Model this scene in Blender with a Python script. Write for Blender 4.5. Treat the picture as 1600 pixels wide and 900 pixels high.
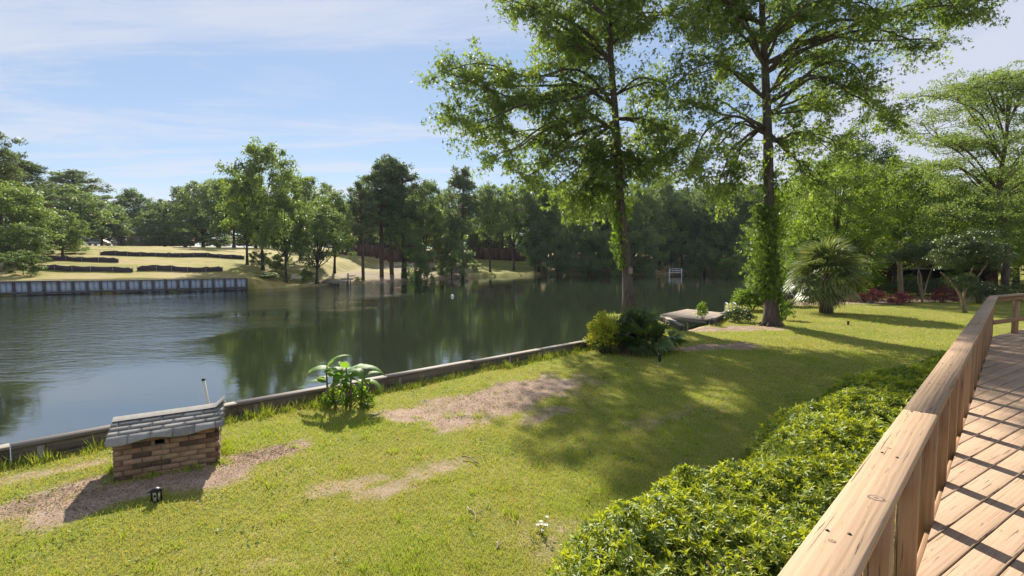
import bpy, math, random
import numpy as np
from mathutils import Vector, Matrix

for o in list(bpy.data.objects): bpy.data.objects.remove(o)
SC = bpy.context.scene
COL = SC.collection
R = math.radians

# ------------------------------------------------------------------ camera
EYE = 2.8; PITCH = R(3.36); FPX = 800.0
cam_d = bpy.data.cameras.new('camera'); cam = bpy.data.objects.new('camera', cam_d); COL.objects.link(cam)
cam.location = (0, 0, EYE); cam.rotation_euler = (R(90) - PITCH, 0, 0)
cam_d.sensor_width = 36.0; cam_d.lens = 18.0; cam_d.clip_start = 0.05; cam_d.clip_end = 6000
SC.camera = cam
SC.render.resolution_x = 1024; SC.render.resolution_y = 576

# ------------------------------------------------------------------ sky, sun, exposure
SUN_AZ = R(-14.5); SUN_EL = R(32.0)
sdir = Vector((math.sin(SUN_AZ)*math.cos(SUN_EL), math.cos(SUN_AZ)*math.cos(SUN_EL), math.sin(SUN_EL)))
world = bpy.data.worlds.new('World'); SC.world = world; world.use_nodes = True
wn = world.node_tree.nodes; wl = world.node_tree.links
wn.clear()
def N(t, **k):
    n = wn.new(t)
    for a, b in k.items(): setattr(n, a, b)
    return n
def wmath(op, a, b=None, c=None, clamp=False):
    n = N('ShaderNodeMath', operation=op); n.use_clamp = clamp
    for i, v in enumerate((a, b, c)):
        if v is None: continue
        if isinstance(v, (int, float)): n.inputs[i].default_value = v
        else: wl.new(v, n.inputs[i])
    return n.outputs[0]
sky = N('ShaderNodeTexSky', sky_type='NISHITA')
sky.sun_disc = False; sky.sun_elevation = SUN_EL; sky.sun_rotation = SUN_AZ
sky.air_density = 1.0; sky.dust_density = 0.05; sky.ozone_density = 2.2; sky.altitude = 0
tc = N('ShaderNodeTexCoord')
sep = N('ShaderNodeSeparateXYZ'); wl.new(tc.outputs['Generated'], sep.inputs[0])
# project direction on a cloud deck plane: (x/z, y/z)
zc = wmath('MAXIMUM', sep.outputs[2], 0.03)
zc = wmath('ADD', zc, 0.06)
cx = wmath('DIVIDE', sep.outputs[0], zc); cy = wmath('DIVIDE', sep.outputs[1], zc)
comb = N('ShaderNodeCombineXYZ'); wl.new(cx, comb.inputs[0]); wl.new(cy, comb.inputs[1])
mp = N('ShaderNodeMapping'); mp.inputs['Rotation'].default_value = (0, 0, R(-28)); mp.inputs['Scale'].default_value = (0.35, 1.25, 1)
mp.inputs['Location'].default_value = (0.7, 0.35, 0)
wl.new(comb.outputs[0], mp.inputs[0])
n1 = N('ShaderNodeTexNoise'); n1.inputs['Scale'].default_value = 1.15; n1.inputs['Detail'].default_value = 9; n1.inputs['Roughness'].default_value = 0.62
n1.inputs['Distortion'].default_value = 0.6
wl.new(mp.outputs[0], n1.inputs['Vector'])
cir = N('ShaderNodeMapRange'); cir.inputs[1].default_value = 0.45; cir.inputs[2].default_value = 0.66; cir.inputs[3].default_value = 0.0; cir.inputs[4].default_value = 0.75
cir.interpolation_type = 'SMOOTHSTEP'
wl.new(n1.outputs['Fac'], cir.inputs[0])
# puffs low over the trees
mp2 = N('ShaderNodeMapping'); mp2.inputs['Scale'].default_value = (2.2, 2.2, 9.0); mp2.inputs['Location'].default_value = (0.2, 0.1, 0.55)
wl.new(tc.outputs['Generated'], mp2.inputs[0])
n2 = N('ShaderNodeTexNoise'); n2.inputs['Scale'].default_value = 1.6; n2.inputs['Detail'].default_value = 6; n2.inputs['Roughness'].default_value = 0.55
wl.new(mp2.outputs[0], n2.inputs['Vector'])
puf = N('ShaderNodeMapRange'); puf.inputs[1].default_value = 0.54; puf.inputs[2].default_value = 0.70; puf.inputs[3].default_value = 0.0; puf.inputs[4].default_value = 0.75
puf.interpolation_type = 'SMOOTHSTEP'
wl.new(n2.outputs['Fac'], puf.inputs[0])
low = N('ShaderNodeMapRange'); low.inputs[1].default_value = 0.34; low.inputs[2].default_value = 0.14; low.inputs[3].default_value = 0.0; low.inputs[4].default_value = 1.0
wl.new(sep.outputs[2], low.inputs[0])
pufm = wmath('MULTIPLY', puf.outputs[0], low.outputs[0])
# cloud bank that covers the sky towards the right (east) at low elevation
ang = wmath('ARCTAN2', sep.outputs[0], sep.outputs[1])
edge = wmath('MULTIPLY_ADD', ang, 0.42, -0.03)            # upper edge climbs to the right
edge = wmath('MULTIPLY_ADD', n2.outputs['Fac'], 0.16, edge)
edge = wmath('SUBTRACT', edge, sep.outputs[2])
bank = N('ShaderNodeMapRange'); bank.inputs[1].default_value = -0.02; bank.inputs[2].default_value = 0.06; bank.inputs[3].default_value = 0; bank.inputs[4].default_value = 0.8
bank.interpolation_type = 'SMOOTHSTEP'
wl.new(edge, bank.inputs[0])
mask = wmath('MAXIMUM', cir.outputs[0], pufm)
mask = wmath('MAXIMUM', mask, bank.outputs[0])
mix = N('ShaderNodeMix', data_type='RGBA'); wl.new(mask, mix.inputs['Factor'])
sky_tint = N('ShaderNodeMix', data_type='RGBA'); sky_tint.inputs['Factor'].default_value = 0.74        # flat blue mixed in to level the sky's glare round the sun
wl.new(sky.outputs[0], sky_tint.inputs[6]); sky_tint.inputs[7].default_value = (1.6, 2.1, 3.05, 1)
wl.new(sky_tint.outputs[2], mix.inputs[6]); mix.inputs[7].default_value = (3.6, 3.75, 4.3, 1)
bg = N('ShaderNodeBackground'); bg.inputs['Strength'].default_value = 0.095
wl.new(mix.outputs[2], bg.inputs[0])
wo = N('ShaderNodeOutputWorld'); wl.new(bg.outputs[0], wo.inputs[0])

sun_d = bpy.data.lights.new('sun', 'SUN'); sun_d.energy = 5.0; sun_d.angle = R(0.6); sun_d.color = (1.0, 0.93, 0.80)
sun = bpy.data.objects.new('sun', sun_d); COL.objects.link(sun)
sun.rotation_euler = (-sdir).to_track_quat('-Z', 'Y').to_euler()
SC.view_settings.view_transform = 'Standard'; SC.view_settings.look = 'None'
SC.view_settings.exposure = 1.08; SC.view_settings.gamma = 1.0; SC.view_settings.use_curve_mapping = False
SC.render.engine = 'CYCLES'
SC.cycles.max_bounces = 7; SC.cycles.diffuse_bounces = 3; SC.cycles.glossy_bounces = 3; SC.cycles.transmission_bounces = 4; SC.cycles.transparent_max_bounces = 6

# ------------------------------------------------------------------ helpers
rng = np.random.default_rng(7)
def ray(px, py):
    a = (px-800)/FPX; b = -(py-450)/FPX
    return Vector((a, math.cos(PITCH) + b*math.sin(PITCH), -math.sin(PITCH) + b*math.cos(PITCH)))
def at(px, py, y):
    d = ray(px, py); t = y/d.y
    return np.array((d.x*t, y, EYE + d.z*t))
def gr(px, py, z=0.0):
    d = ray(px, py); t = (z-EYE)/d.z
    return np.array((d.x*t, d.y*t, z))
_ph = np.random.default_rng(3)
_W = _ph.normal(size=(24, 3)); _P = _ph.uniform(0, 6.28, 24)
def fnoise(p, s=1.0, o=0):
    """smooth pseudo noise in about -1..1 for (N,3) or (N,2)"""
    p = np.asarray(p, float)
    if p.shape[-1] == 2: p = np.concatenate([p, np.zeros(p.shape[:-1]+(1,))], -1)
    v = 0
    for i in range(6):
        k = (i+o*5) % 24
        v = v + np.sin((p*s) @ _W[k] * (1+0.35*i) + _P[k])
    return v/3.2

def mesh_np(name, V, F, attr=None, smooth=False):
    """F: list of int arrays, each (n,k)"""
    V = np.asarray(V, np.float32)
    if not isinstance(F, list): F = [F]
    F = [np.asarray(f, np.int32) for f in F if len(f)]
    me = bpy.data.meshes.new(name)
    me.vertices.add(len(V)); me.vertices.foreach_set('co', V.ravel())
    loops = np.concatenate([f.ravel() for f in F])
    tot = np.concatenate([np.full(len(f), f.shape[1], np.int32) for f in F])
    st = np.concatenate([[0], np.cumsum(tot)[:-1]]).astype(np.int32)
    me.loops.add(len(loops)); me.loops.foreach_set('vertex_index', loops)
    me.polygons.add(len(tot)); me.polygons.foreach_set('loop_start', st)
    if smooth: me.polygons.foreach_set('use_smooth', np.ones(len(tot), bool))
    me.update(calc_edges=True)
    if attr:
        for k, v in attr.items():
            a = me.attributes.new(k, 'FLOAT', 'POINT'); a.data.foreach_set('value', np.asarray(v, np.float32))
    me.validate()
    return me

class Geo:
    """collects pieces of one mesh"""
    def __init__(s): s.V = []; s.F = {}; s.n = 0; s.A = []
    def add(s, V, F, v=0.5):
        V = np.asarray(V, float)
        if not isinstance(F, list): F = [F]
        for f in F:
            f = np.asarray(f, int)
            if len(f): s.F.setdefault(f.shape[1], []).append(f + s.n)
        s.V.append(V); s.n += len(V)
        s.A.append(np.full(len(V), v) if np.isscalar(v) else np.asarray(v))
        return s
    def mesh(s, name, off=(0, 0, 0), smooth=False):
        V = np.concatenate(s.V) - np.asarray(off)
        return mesh_np(name, V, [np.concatenate(f) for f in s.F.values()], {'v': np.concatenate(s.A)}, smooth)

ORG = {}
def mkobj(name, me, mat=None, parent=None, loc=None):
    o = bpy.data.objects.new(name, me); COL.objects.link(o)
    if mat is not None and me is not None and not me.materials: me.materials.append(mat)
    if parent is not None: o.parent = parent
    if loc is not None: o.location = [float(c) for c in loc]
    return o
def tag(o, label=None, cat=None, group=None, kind=None):
    if label: o['label'] = label
    if cat: o['category'] = cat
    if group: o['group'] = group
    if kind: o['kind'] = kind
    return o
def thing(name, label, cat, loc=(0, 0, 0), group=None):
    o = mkobj(name, None, loc=loc); o.empty_display_size = 0.2
    ORG[o.name] = np.array([float(c) for c in loc])
    return tag(o, label, cat, group)
def part(name, geo, mat, parent, smooth=False, label=None, kind=None):
    """geometry in world coordinates; parent a thing, or a part made by part()"""
    off = ORG[parent.name]
    me = geo.mesh(name, off, smooth)
    o = mkobj(name, me, mat, parent)
    ORG[o.name] = off
    if label: o['label'] = label
    if kind: o['kind'] = kind
    return o
def single(name, geo, mat, label, cat, loc, group=None, smooth=False, kind=None):
    me = geo.mesh(name, loc, smooth)
    o = mkobj(name, me, mat, None, loc); ORG[o.name] = np.array([float(c) for c in loc])
    return tag(o, label, cat, group, kind)

def unit(v):
    v = np.asarray(v, float); n = np.linalg.norm(v, axis=-1, keepdims=True); n[n < 1e-9] = 1
    return v/n
def bar(p0, p1, w, h, bev=None, up=(0, 0, 1)):
    """chamfered bar from p0 to p1, w across, h along up; returns V,F"""
    p0 = np.asarray(p0, float); p1 = np.asarray(p1, float)
    d = unit(p1-p0); up = np.asarray(up, float)
    if abs(d @ up) > 0.99: up = np.array((0., 1., 0.))
    s = unit(np.cross(d, up)); u = np.cross(s, d)
    b = bev if bev is not None else min(w, h)*0.12
    a, c = w/2, h/2
    prof = [(-a+b, -c), (a-b, -c), (a, -c+b), (a, c-b), (a-b, c), (-a+b, c), (-a, c-b), (-a, -c+b)]
    V = [p + s*x + u*y for p in (p0, p1) for x, y in prof]
    q = [(i, (i+1) % 8, (i+1) % 8+8, i+8) for i in range(8)]
    caps = [tuple(range(7, -1, -1)), tuple(range(8, 16))]
    return np.array(V), [np.array(q), np.array(caps)]
def boxv(c, size, rz=0.0):
    c = np.asarray(c, float); sx, sy, sz = [k/2 for k in size]
    V = np.array([(x, y, z) for z in (-sz, sz) for x, y in ((-sx, -sy), (sx, -sy), (sx, sy), (-sx, sy))])
    cr, sr = math.cos(rz), math.sin(rz)
    V = np.stack([V[:, 0]*cr-V[:, 1]*sr, V[:, 0]*sr+V[:, 1]*cr, V[:, 2]], 1) + c
    F = np.array([(0, 3, 2, 1), (4, 5, 6, 7), (0, 1, 5, 4), (1, 2, 6, 5), (2, 3, 7, 6), (3, 0, 4, 7)])
    return V, F
def tube(path, rad, sides=6, wob=0.0, cap=True):
    path = np.asarray(path, float); n = len(path)
    rad = np.broadcast_to(np.asarray(rad, float), (n,))
    T = np.zeros_like(path); T[1:-1] = path[2:]-path[:-2]; T[0] = path[1]-path[0]; T[-1] = path[-1]-path[-2]
    T = unit(T)
    ref = np.array((1., 0, 0)) if abs(T[0, 0]) < 0.8 else np.array((0, 1., 0))
    A = unit(np.cross(T, ref)); B = np.cross(T, A)
    th = np.linspace(0, 2*np.pi, sides, endpoint=False)
    rr = rad[:, None]*(1 + (wob*rng.normal(size=(n, sides)) if wob else 0))
    V = path[:, None] + rr[..., None]*(np.cos(th)[None, :, None]*A[:, None] + np.sin(th)[None, :, None]*B[:, None])
    i = np.arange(n-1)[:, None]*sides; j = np.arange(sides)[None]; k = (j+1) % sides
    F = np.stack([i+j, i+k, i+sides+k, i+sides+j], -1).reshape(-1, 4)
    FF = [F]
    if cap: FF.append(np.array([tuple(range(sides-1, -1, -1)), tuple(range((n-1)*sides, n*sides))]))
    return V.reshape(-1, 3), FF
def curve(pts, n=10):
    """Catmull-Rom through pts"""
    P = np.asarray(pts, float)
    P = np.vstack([2*P[0]-P[1], P, 2*P[-1]-P[-2]])
    out = []
    m = len(P)-3
    for t in np.linspace(0, m-1e-6, n):
        i = int(t); f = t-i
        a, b, c, d = P[i:i+4]
        out.append(0.5*((2*b)+(-a+c)*f+(2*a-5*b+4*c-d)*f*f+(-a+3*b-3*c+d)*f**3))
    return np.array(out)

# leaf templates: a along the leaf, b across, c along the normal
T_DIAM = (np.array([(0, 0, 0), (.45, .5, .06), (1, 0, -.12), (.45, -.5, .06)]), np.array([(0, 3, 2), (0, 2, 1)]))
T_LANCE = (np.array([(0, 0, 0), (.5, .5, .12), (1, 0, -.18), (.5, -.5, .12), (.5, 0, 0)]), np.array([(0, 4, 1), (0, 3, 4), (1, 4, 2), (4, 3, 2)]))
T_STAR = (np.array([(0, 0, 0), (.35, .14, .05), (1, 0, -.15), (.35, -.14, .05), (.45, .62, -.1), (.1, .16, .03), (.45, -.62, -.1), (.1, -.16, .03)]),
          np.array([(0, 3, 2), (0, 2, 1), (0, 1, 4), (0, 4, 5), (0, 6, 3), (0, 7, 6)]))
T_BLADE = (np.array([(0, .5, 0), (0, -.5, 0), (1, 0, 0)]), np.array([(0, 1, 2)]))
def leaves(tmpl, P, D, Nn, L, W, var):
    TV, TF = tmpl; n = len(P)
    D = unit(D); S = unit(np.cross(Nn, D)); N2 = np.cross(D, S)
    L = np.broadcast_to(np.asarray(L, float), (n,)); W = np.broadcast_to(np.asarray(W, float), (n,))
    V = (P[:, None] + TV[None, :, 0, None]*D[:, None]*L[:, None, None] + TV[None, :, 1, None]*S[:, None]*W[:, None, None]
         + TV[None, :, 2, None]*N2[:, None]*L[:, None, None])
    F = (TF[None] + (np.arange(n)*len(TV))[:, None, None]).reshape(-1, TF.shape[1])
    return V.reshape(-1, 3), F, np.repeat(np.asarray(var, float), len(TV))
def rdir(n, g=None):
    g = g or rng
    return unit(g.normal(size=(n, 3)))
def blob_leaves(g, centers, radii, per, L, asp=0.6, flat=0.75, var=None, tmpl=T_DIAM, droop=0.25, shell=0.45, up=.18):
    """leaves in loose balls round the centres"""
    C = np.repeat(centers, per, 0); Rr = np.repeat(radii, per)
    n = len(C)
    d = rdir(n, g); d[:, 2] = np.where(d[:, 2] < -0.6, -d[:, 2]*0.8, d[:, 2])
    r = g.uniform(0, 1, n)**shell
    P = C + d*(r*Rr)[:, None]*np.array((1, 1, flat))
    Nn = unit(d*0.5 + np.array((0, 0, up)) + g.normal(size=(n, 3))*0.6)
    D = unit(np.cross(Nn, g.normal(size=(n, 3)))); D[:, 2] -= droop; D = unit(D)
    cv = np.repeat(g.uniform(0, 1, len(centers)) if var is None else var, per)
    v = np.clip(0.55*cv + 0.45*g.uniform(0, 1, n), 0, 1)
    s = L*g.uniform(.65, 1.25, n)
    return leaves(tmpl, P, D, Nn, s, s*asp, v)

# ------------------------------------------------------------------ materials
def newmat(name):
    m = bpy.data.materials.new(name); m.use_nodes = True
    nt = m.node_tree; nt.nodes.clear()
    out = nt.nodes.new('ShaderNodeOutputMaterial')
    return m, nt, out
class NB:
    def __init__(s, nt): s.nt = nt
    def n(s, t, ins=None, **k):
        nd = s.nt.nodes.new(t)
        for a, b in k.items(): setattr(nd, a, b)
        for a, b in (ins or {}).items():
            if hasattr(b, 'is_linked') or hasattr(b, 'links'): s.nt.links.new(b, nd.inputs[a])
            else: nd.inputs[a].default_value = b
        return nd
    def noise(s, vec, scale, detail=4, rough=.55, dist=0.0):
        return s.n('ShaderNodeTexNoise', {'Vector': vec, 'Scale': scale, 'Detail': detail, 'Roughness': rough, 'Distortion': dist}).outputs['Fac']
    def ramp(s, fac, stops, interp='LINEAR'):
        r = s.n('ShaderNodeValToRGB', {'Fac': fac}); cr = r.color_ramp; cr.interpolation = interp
        while len(cr.elements) < len(stops): cr.elements.new(0.5)
        for e, (p, c) in zip(cr.elements, stops): e.position = p; e.color = (*c, 1) if len(c) == 3 else c
        return r.outputs['Color']
    def rng(s, v, a, b, c=0.0, d=1.0, smooth=True):
        return s.n('ShaderNodeMapRange', {0: v, 1: a, 2: b, 3: c, 4: d}, interpolation_type='SMOOTHSTEP' if smooth else 'LINEAR').outputs[0]
    def mix(s, f, a, b, blend='MIX'):
        return s.n('ShaderNodeMix', {0: f, 6: a, 7: b}, data_type='RGBA', blend_type=blend).outputs[2]
    def math(s, op, a, b=0.0):
        return s.n('ShaderNodeMath', {0: a, 1: b}, operation=op).outputs[0]
    def bump(s, h, strength, dist):
        return s.n('ShaderNodeBump', {'Height': h, 'Strength': strength, 'Distance': dist}).outputs[0]
    def attr(s, name): return s.n('ShaderNodeAttribute', attribute_name=name).outputs['Fac']
    def mapping(s, v, scale=(1, 1, 1), rot=(0, 0, 0), loc=(0, 0, 0)):
        return s.n('ShaderNodeMapping', {'Vector': v, 'Scale': scale, 'Rotation': rot, 'Location': loc}).outputs[0]
    def coord(s, k='Object'): return s.n('ShaderNodeTexCoord').outputs[k]
    def objrand(s): return s.n('ShaderNodeObjectInfo').outputs['Random']
    def pos(s): return s.n('ShaderNodeNewGeometry').outputs['Position']

def leaf_mat(name, dark, light, trans, tfac=0.4, rough=0.5, spec=0.3, objvar=0.0):
    m, nt, out = newmat(name); b = NB(nt)
    dark = tuple(min(.6, x*1.35) for x in dark); light = tuple(min(.6, x*1.35) for x in light)
    v = b.attr('v')
    if objvar:
        v = b.math('ADD', v, b.math('MULTIPLY', b.math('SUBTRACT', b.objrand(), 0.5), objvar))
    c = b.ramp(v, [(0.0, dark), (0.55, tuple((p+q)/2 for p, q in zip(dark, light))), (1.0, light)])
    t = b.mix(1.0, c, (*trans, 1), 'MULTIPLY')
    p = b.n('ShaderNodeBsdfPrincipled', {'Base Color': c, 'Roughness': rough, 'Specular IOR Level': spec})
    tr = b.n('ShaderNodeBsdfTranslucent', {'Color': t})
    mx = b.n('ShaderNodeMixShader', {0: tfac, 1: p.outputs[0], 2: tr.outputs[0]})
    nt.links.new(mx.outputs[0], out.inputs[0])
    return m
def simple(name, col, rough=0.7, var=0.25, scale=8.0, bump=0.0, spec=0.3, metallic=0.0, stretch=(1, 1, 1), objvar=0.0):
    m, nt, out = newmat(name); b = NB(nt)
    co = b.mapping(b.coord(), stretch)
    f = b.noise(co, scale, 6, .6)
    f2 = b.noise(co, scale*0.17, 3, .5)
    f = b.math('ADD', b.math('MULTIPLY', f, 0.6), b.math('MULTIPLY', f2, 0.4))
    if objvar: f = b.math('ADD', f, b.math('MULTIPLY', b.math('SUBTRACT', b.objrand(), .5), objvar))
    lo = tuple(x*(1-var) for x in col); hi = tuple(min(1, x*(1+var)) for x in col)
    c = b.ramp(f, [(0.3, lo), (0.7, hi)])
    ins = {'Base Color': c, 'Roughness': rough, 'Specular IOR Level': spec, 'Metallic': metallic}
    if bump: ins['Normal'] = b.bump(f, 0.6, bump)
    p = b.n('ShaderNodeBsdfPrincipled', ins)
    nt.links.new(p.outputs[0], out.inputs[0])
    return m
def bark_mat(name, a, c2, sc=1.0):
    m, nt, out = newmat(name); b = NB(nt)
    co = b.mapping(b.coord(), (14*sc, 14*sc, 2.6*sc))
    f = b.noise(co, 1.0, 6, .62, .6)
    g = b.noise(b.coord(), 1.3, 3)
    c = b.ramp(b.math('ADD', b.math('MULTIPLY', f, .8), b.math('MULTIPLY', g, .2)), [(.34, a), (.62, c2), (.8, tuple(min(1, x*1.35) for x in c2))])
    p = b.n('ShaderNodeBsdfPrincipled', {'Base Color': c, 'Roughness': .9, 'Specular IOR Level': .15, 'Normal': b.bump(f, .9, .05/sc)})
    nt.links.new(p.outputs[0], out.inputs[0])
    return m
def wood_mat(name, cols, along=(1, 0, 0), sc=1.0, rough=.75, bump=.004, knots=False, objvar=.35, dirt=0.0):
    """board in its own object space, grain along local x (boards are made with their length on x)"""
    m, nt, out = newmat(name); b = NB(nt)
    co = b.coord(); rnd = b.objrand()
    off = b.n('ShaderNodeCombineXYZ', {0: b.math('MULTIPLY', rnd, 37.0), 1: b.math('MULTIPLY', rnd, 11.0), 2: 0.0}).outputs[0]
    v = b.n('ShaderNodeVectorMath', {0: co, 1: off}, operation='ADD').outputs[0]
    st = b.mapping(v, (1.1*sc, 26*sc, 26*sc))
    f = b.noise(st, 1.0, 7, .6, 1.1)
    fine = b.noise(b.mapping(v, (4*sc, 120*sc, 120*sc)), 1.0, 4, .6)
    wv = b.n('ShaderNodeTexWave', {'Vector': b.mapping(v, (.6*sc, 9*sc, 9*sc)), 'Scale': 1.6, 'Distortion': 7.0, 'Detail': 3.0, 'Detail Scale': .7}, wave_type='BANDS', bands_direction='Y').outputs['Fac']
    k = b.math('ADD', b.math('MULTIPLY', f, .66), b.math('ADD', b.math('MULTIPLY', fine, .22), b.math('MULTIPLY', wv, .12)))
    k2 = b.math('ADD', k, b.math('MULTIPLY', b.math('SUBTRACT', rnd, .5), objvar*.5))
    c = b.ramp(k2, [(.22, cols[0]), (.48, cols[1]), (.75, cols[2])])
    crack = b.rng(b.noise(b.mapping(v, (2.2*sc, 75*sc, 75*sc)), 1.0, 3, .5, 1.5), .355, .315)
    c = b.mix(b.math('MULTIPLY', crack, .8), c, (*[x*.35 for x in cols[0]], 1))
    big = b.noise(co, 1.7*sc, 4, .6)
    c = b.mix(b.rng(big, .5, .75, 0, .35), c, (*[x*.75 for x in cols[1]], 1))
    h = b.math('SUBTRACT', k, b.math('MULTIPLY', crack, .8))
    if knots:
        vo = b.n('ShaderNodeTexVoronoi', {'Vector': b.n('ShaderNodeVectorMath', {0: b.mapping(v, (.85, 4.6, 4.6)), 1: b.n('ShaderNodeVectorMath', {0: b.n('ShaderNodeTexNoise', {'Vector': v, 'Scale': 22.0, 'Detail': 3.0}).outputs['Color'], 'Scale': .10}, operation='SCALE').outputs[0]}, operation='ADD').outputs[0], 'Scale': 1.0, 'Randomness': 1.0}, feature='F1')
        d = vo.outputs['Distance']
        kn = b.rng(d, .13, .05)
        ring = b.rng(b.math('ABSOLUTE', b.math('SUBTRACT', d, .105)), .022, .006)
        c = b.mix(b.math('MULTIPLY', kn, .28), c, (*[x*.6 for x in cols[1]], 1))
        c = b.mix(b.math('MULTIPLY', ring, .75), c, (*[x*.22 for x in cols[0]], 1))
        dot = b.rng(d, .03, .008)
        c = b.mix(dot, c, (*[x*.2 for x in cols[0]], 1))
        h = b.math('SUBTRACT', h, b.math('MULTIPLY', ring, .7))
    p = b.n('ShaderNodeBsdfPrincipled', {'Base Color': c, 'Roughness': rough, 'Specular IOR Level': .25, 'Normal': b.bump(h, .8, bump)})
    nt.links.new(p.outputs[0], out.inputs[0])
    return m

M = {}
M['gum'] = leaf_mat('sweetgum leaf', (.060, .096, .032), (.185, .240, .060), (1.35, 1.35, .6), .58, objvar=0)
M['ivy'] = leaf_mat('ivy leaf', (.045, .085, .016), (.170, .235, .035), (1.25, 1.3, .5), .5)
M['decid'] = leaf_mat('broadleaf', (.065, .100, .038), (.185, .230, .065), (1.25, 1.3, .65), .46, objvar=.55)
M['oak'] = leaf_mat('oak leaf', (.055, .090, .046), (.175, .220, .075), (1.25, 1.3, .7), .48, objvar=.5)
M['pine'] = leaf_mat('pine needle', (.055, .080, .042), (.155, .185, .080), (1.2, 1.25, .75), .42, objvar=.4)
M['lime'] = leaf_mat('yellow green leaf', (.068, .112, .022), (.185, .240, .042), (1.25, 1.3, .45), .48, objvar=.4)
M['hedge'] = leaf_mat('azalea leaf', (.070, .115, .020), (.300, .335, .034), (1.3, 1.25, .4), .42, .48, .4)
M['shrub_y'] = leaf_mat('yellow shrub leaf', (.190, .220, .020), (.380, .390, .045), (1.25, 1.2, .4), .55)
M['palm'] = leaf_mat('palm blade', (.075, .105, .045), (.210, .230, .095), (1.2, 1.2, .5), .30, .42, .5, objvar=.5)
M['palmetto'] = leaf_mat('palmetto blade', (.032, .062, .026), (.120, .165, .040), (1.2, 1.25, .5), .30, .42, .5, objvar=.7)
M['banana'] = leaf_mat('banana leaf', (.08, .16, .045), (.18, .27, .075), (1.3, 1.3, .4), .5, .6, .3, objvar=.5)
M['red'] = leaf_mat('burgundy leaf', (.060, .012, .022), (.240, .045, .070), (1.4, .9, .9), .35)
M['grass'] = leaf_mat('grass blade', (.330, .275, .10), (.215, .285, .035), (1.25, 1.2, .45), .40, .55, .3)
M['camellia'] = leaf_mat('evergreen leaf', (.026, .048, .018), (.110, .125, .042), (1.1, 1.2, .6), .28, .33, .6, objvar=.2)
M['dryleaf'] = leaf_mat('dead frond', (.10, .068, .038), (.21, .155, .09), (1.1, 1., .7), .2, .95, .05)
M['bark'] = bark_mat('grey brown bark', (.045, .035, .030), (.150, .120, .105))
M['bark_p'] = bark_mat('pine bark', (.050, .036, .030), (.135, .098, .082))
M['bark_far'] = bark_mat('dark bark', (.030, .026, .024), (.085, .070, .062), .6)
M['bark_light'] = bark_mat('smooth pale bark', (.16, .115, .075), (.30, .235, .165), 2.0)
M['stem'] = simple('stem brown', (.09, .065, .04), .8, .3, 20)
M['rail'] = wood_mat('tan painted rail board', ((.24, .155, .09), (.375, .25, .155), (.44, .305, .20)))
M['post'] = wood_mat('weathered post wood', ((.20, .105, .05), (.35, .205, .11), (.43, .27, .155)), sc=1.0)
M['deck'] = wood_mat('tan deck board', ((.265, .17, .105), (.365, .245, .16), (.41, .285, .195)), sc=.8, objvar=.5)
def knot_mat():
    m, nt, out = newmat('dark wood knot'); b = NB(nt)
    v = b.math('ADD', b.attr('v'), b.math('MULTIPLY', b.math('SUBTRACT', b.noise(b.mapping(b.coord(), (60, 160, 60)), 2.0, 4, .6), .5), .5))
    c = b.ramp(v, [(.05, (.055, .035, .025)), (.3, (.16, .10, .065)), (.5, (.37, .25, .16))])
    p = b.n('ShaderNodeBsdfPrincipled', {'Base Color': c, 'Roughness': .8}); nt.links.new(p.outputs[0], out.inputs[0]); return m
M['knot'] = knot_mat()
M['grey_wood'] = wood_mat('grey weathered timber', ((.10, .08, .065), (.21, .175, .145), (.30, .26, .215)), sc=.8)
M['wall_wood'] = wood_mat('stained wall timber', ((.055, .045, .036), (.125, .10, .08), (.20, .165, .13)), sc=.6, objvar=.6)
M['dock'] = wood_mat('silvered dock board', ((.17, .125, .09), (.29, .225, .17), (.37, .30, .235)), sc=.8)
M['mortar'] = simple('mortar', (.22, .175, .14), .95, .25, 30, .003)
M['shingle'] = simple('grey asphalt shingle', (.235, .22, .20), .95, .35, 90, .003, objvar=.35)
M['flash'] = simple('pale flashing', (.38, .37, .35), .7, .2, 10)
M['black'] = simple('black plastic', (.018, .018, .020), .5, .3, 10)
M['dark'] = simple('hollow shade', (.008, .008, .008), 1, .2, 5)  # near-black colour standing in for the shade inside openings
M['white'] = simple('white paint', (.72, .71, .67), .5, .12, 6)
M['pvc'] = simple('white pvc', (.62, .58, .50), .4, .15, 7)
M['steel'] = simple('galvanised steel', (.34, .37, .40), .45, .25, 6, metallic=.3)
M['vinyl'] = simple('pale blue grey bulkhead panel', (.36, .42, .50), .6, .3, 3, stretch=(1, 1, .3))
M['pile'] = simple('dark wet timber pile', (.075, .07, .068), .8, .35, 6)
M['silt'] = simple('dark silt fence fabric', (.055, .042, .055), .75, .35, 5)
M['stake'] = simple('pale wooden stake', (.30, .24, .18), .8, .25, 9)
M['redbrick'] = simple('red brick wall', (.085, .035, .028), .9, .4, 14, .01)
M['brownwall'] = simple('brown board fence', (.115, .062, .050), .85, .35, 5, stretch=(4, 4, .6), objvar=.25)
M['tanwall'] = simple('tan house wall', (.20, .155, .12), .9, .25, 4)
M['roofgrey'] = simple('grey roof shingles', (.15, .14, .145), .9, .3, 12)
M['glass'] = simple('dark window glass', (.02, .025, .03), .08, .1, 2, spec=.7)
M['car'] = simple('pale car paint', (.48, .47, .44), .25, .05, 2, spec=.6)
M['rubber'] = simple('tyre rubber', (.02, .02, .02), .8, .2, 6)
M['concrete'] = simple('pale concrete', (.42, .38, .33), .9, .15, 2)
M['dirtlump'] = simple('dark soil', (.09, .07, .06), 1, .4, 6, .02)

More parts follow.
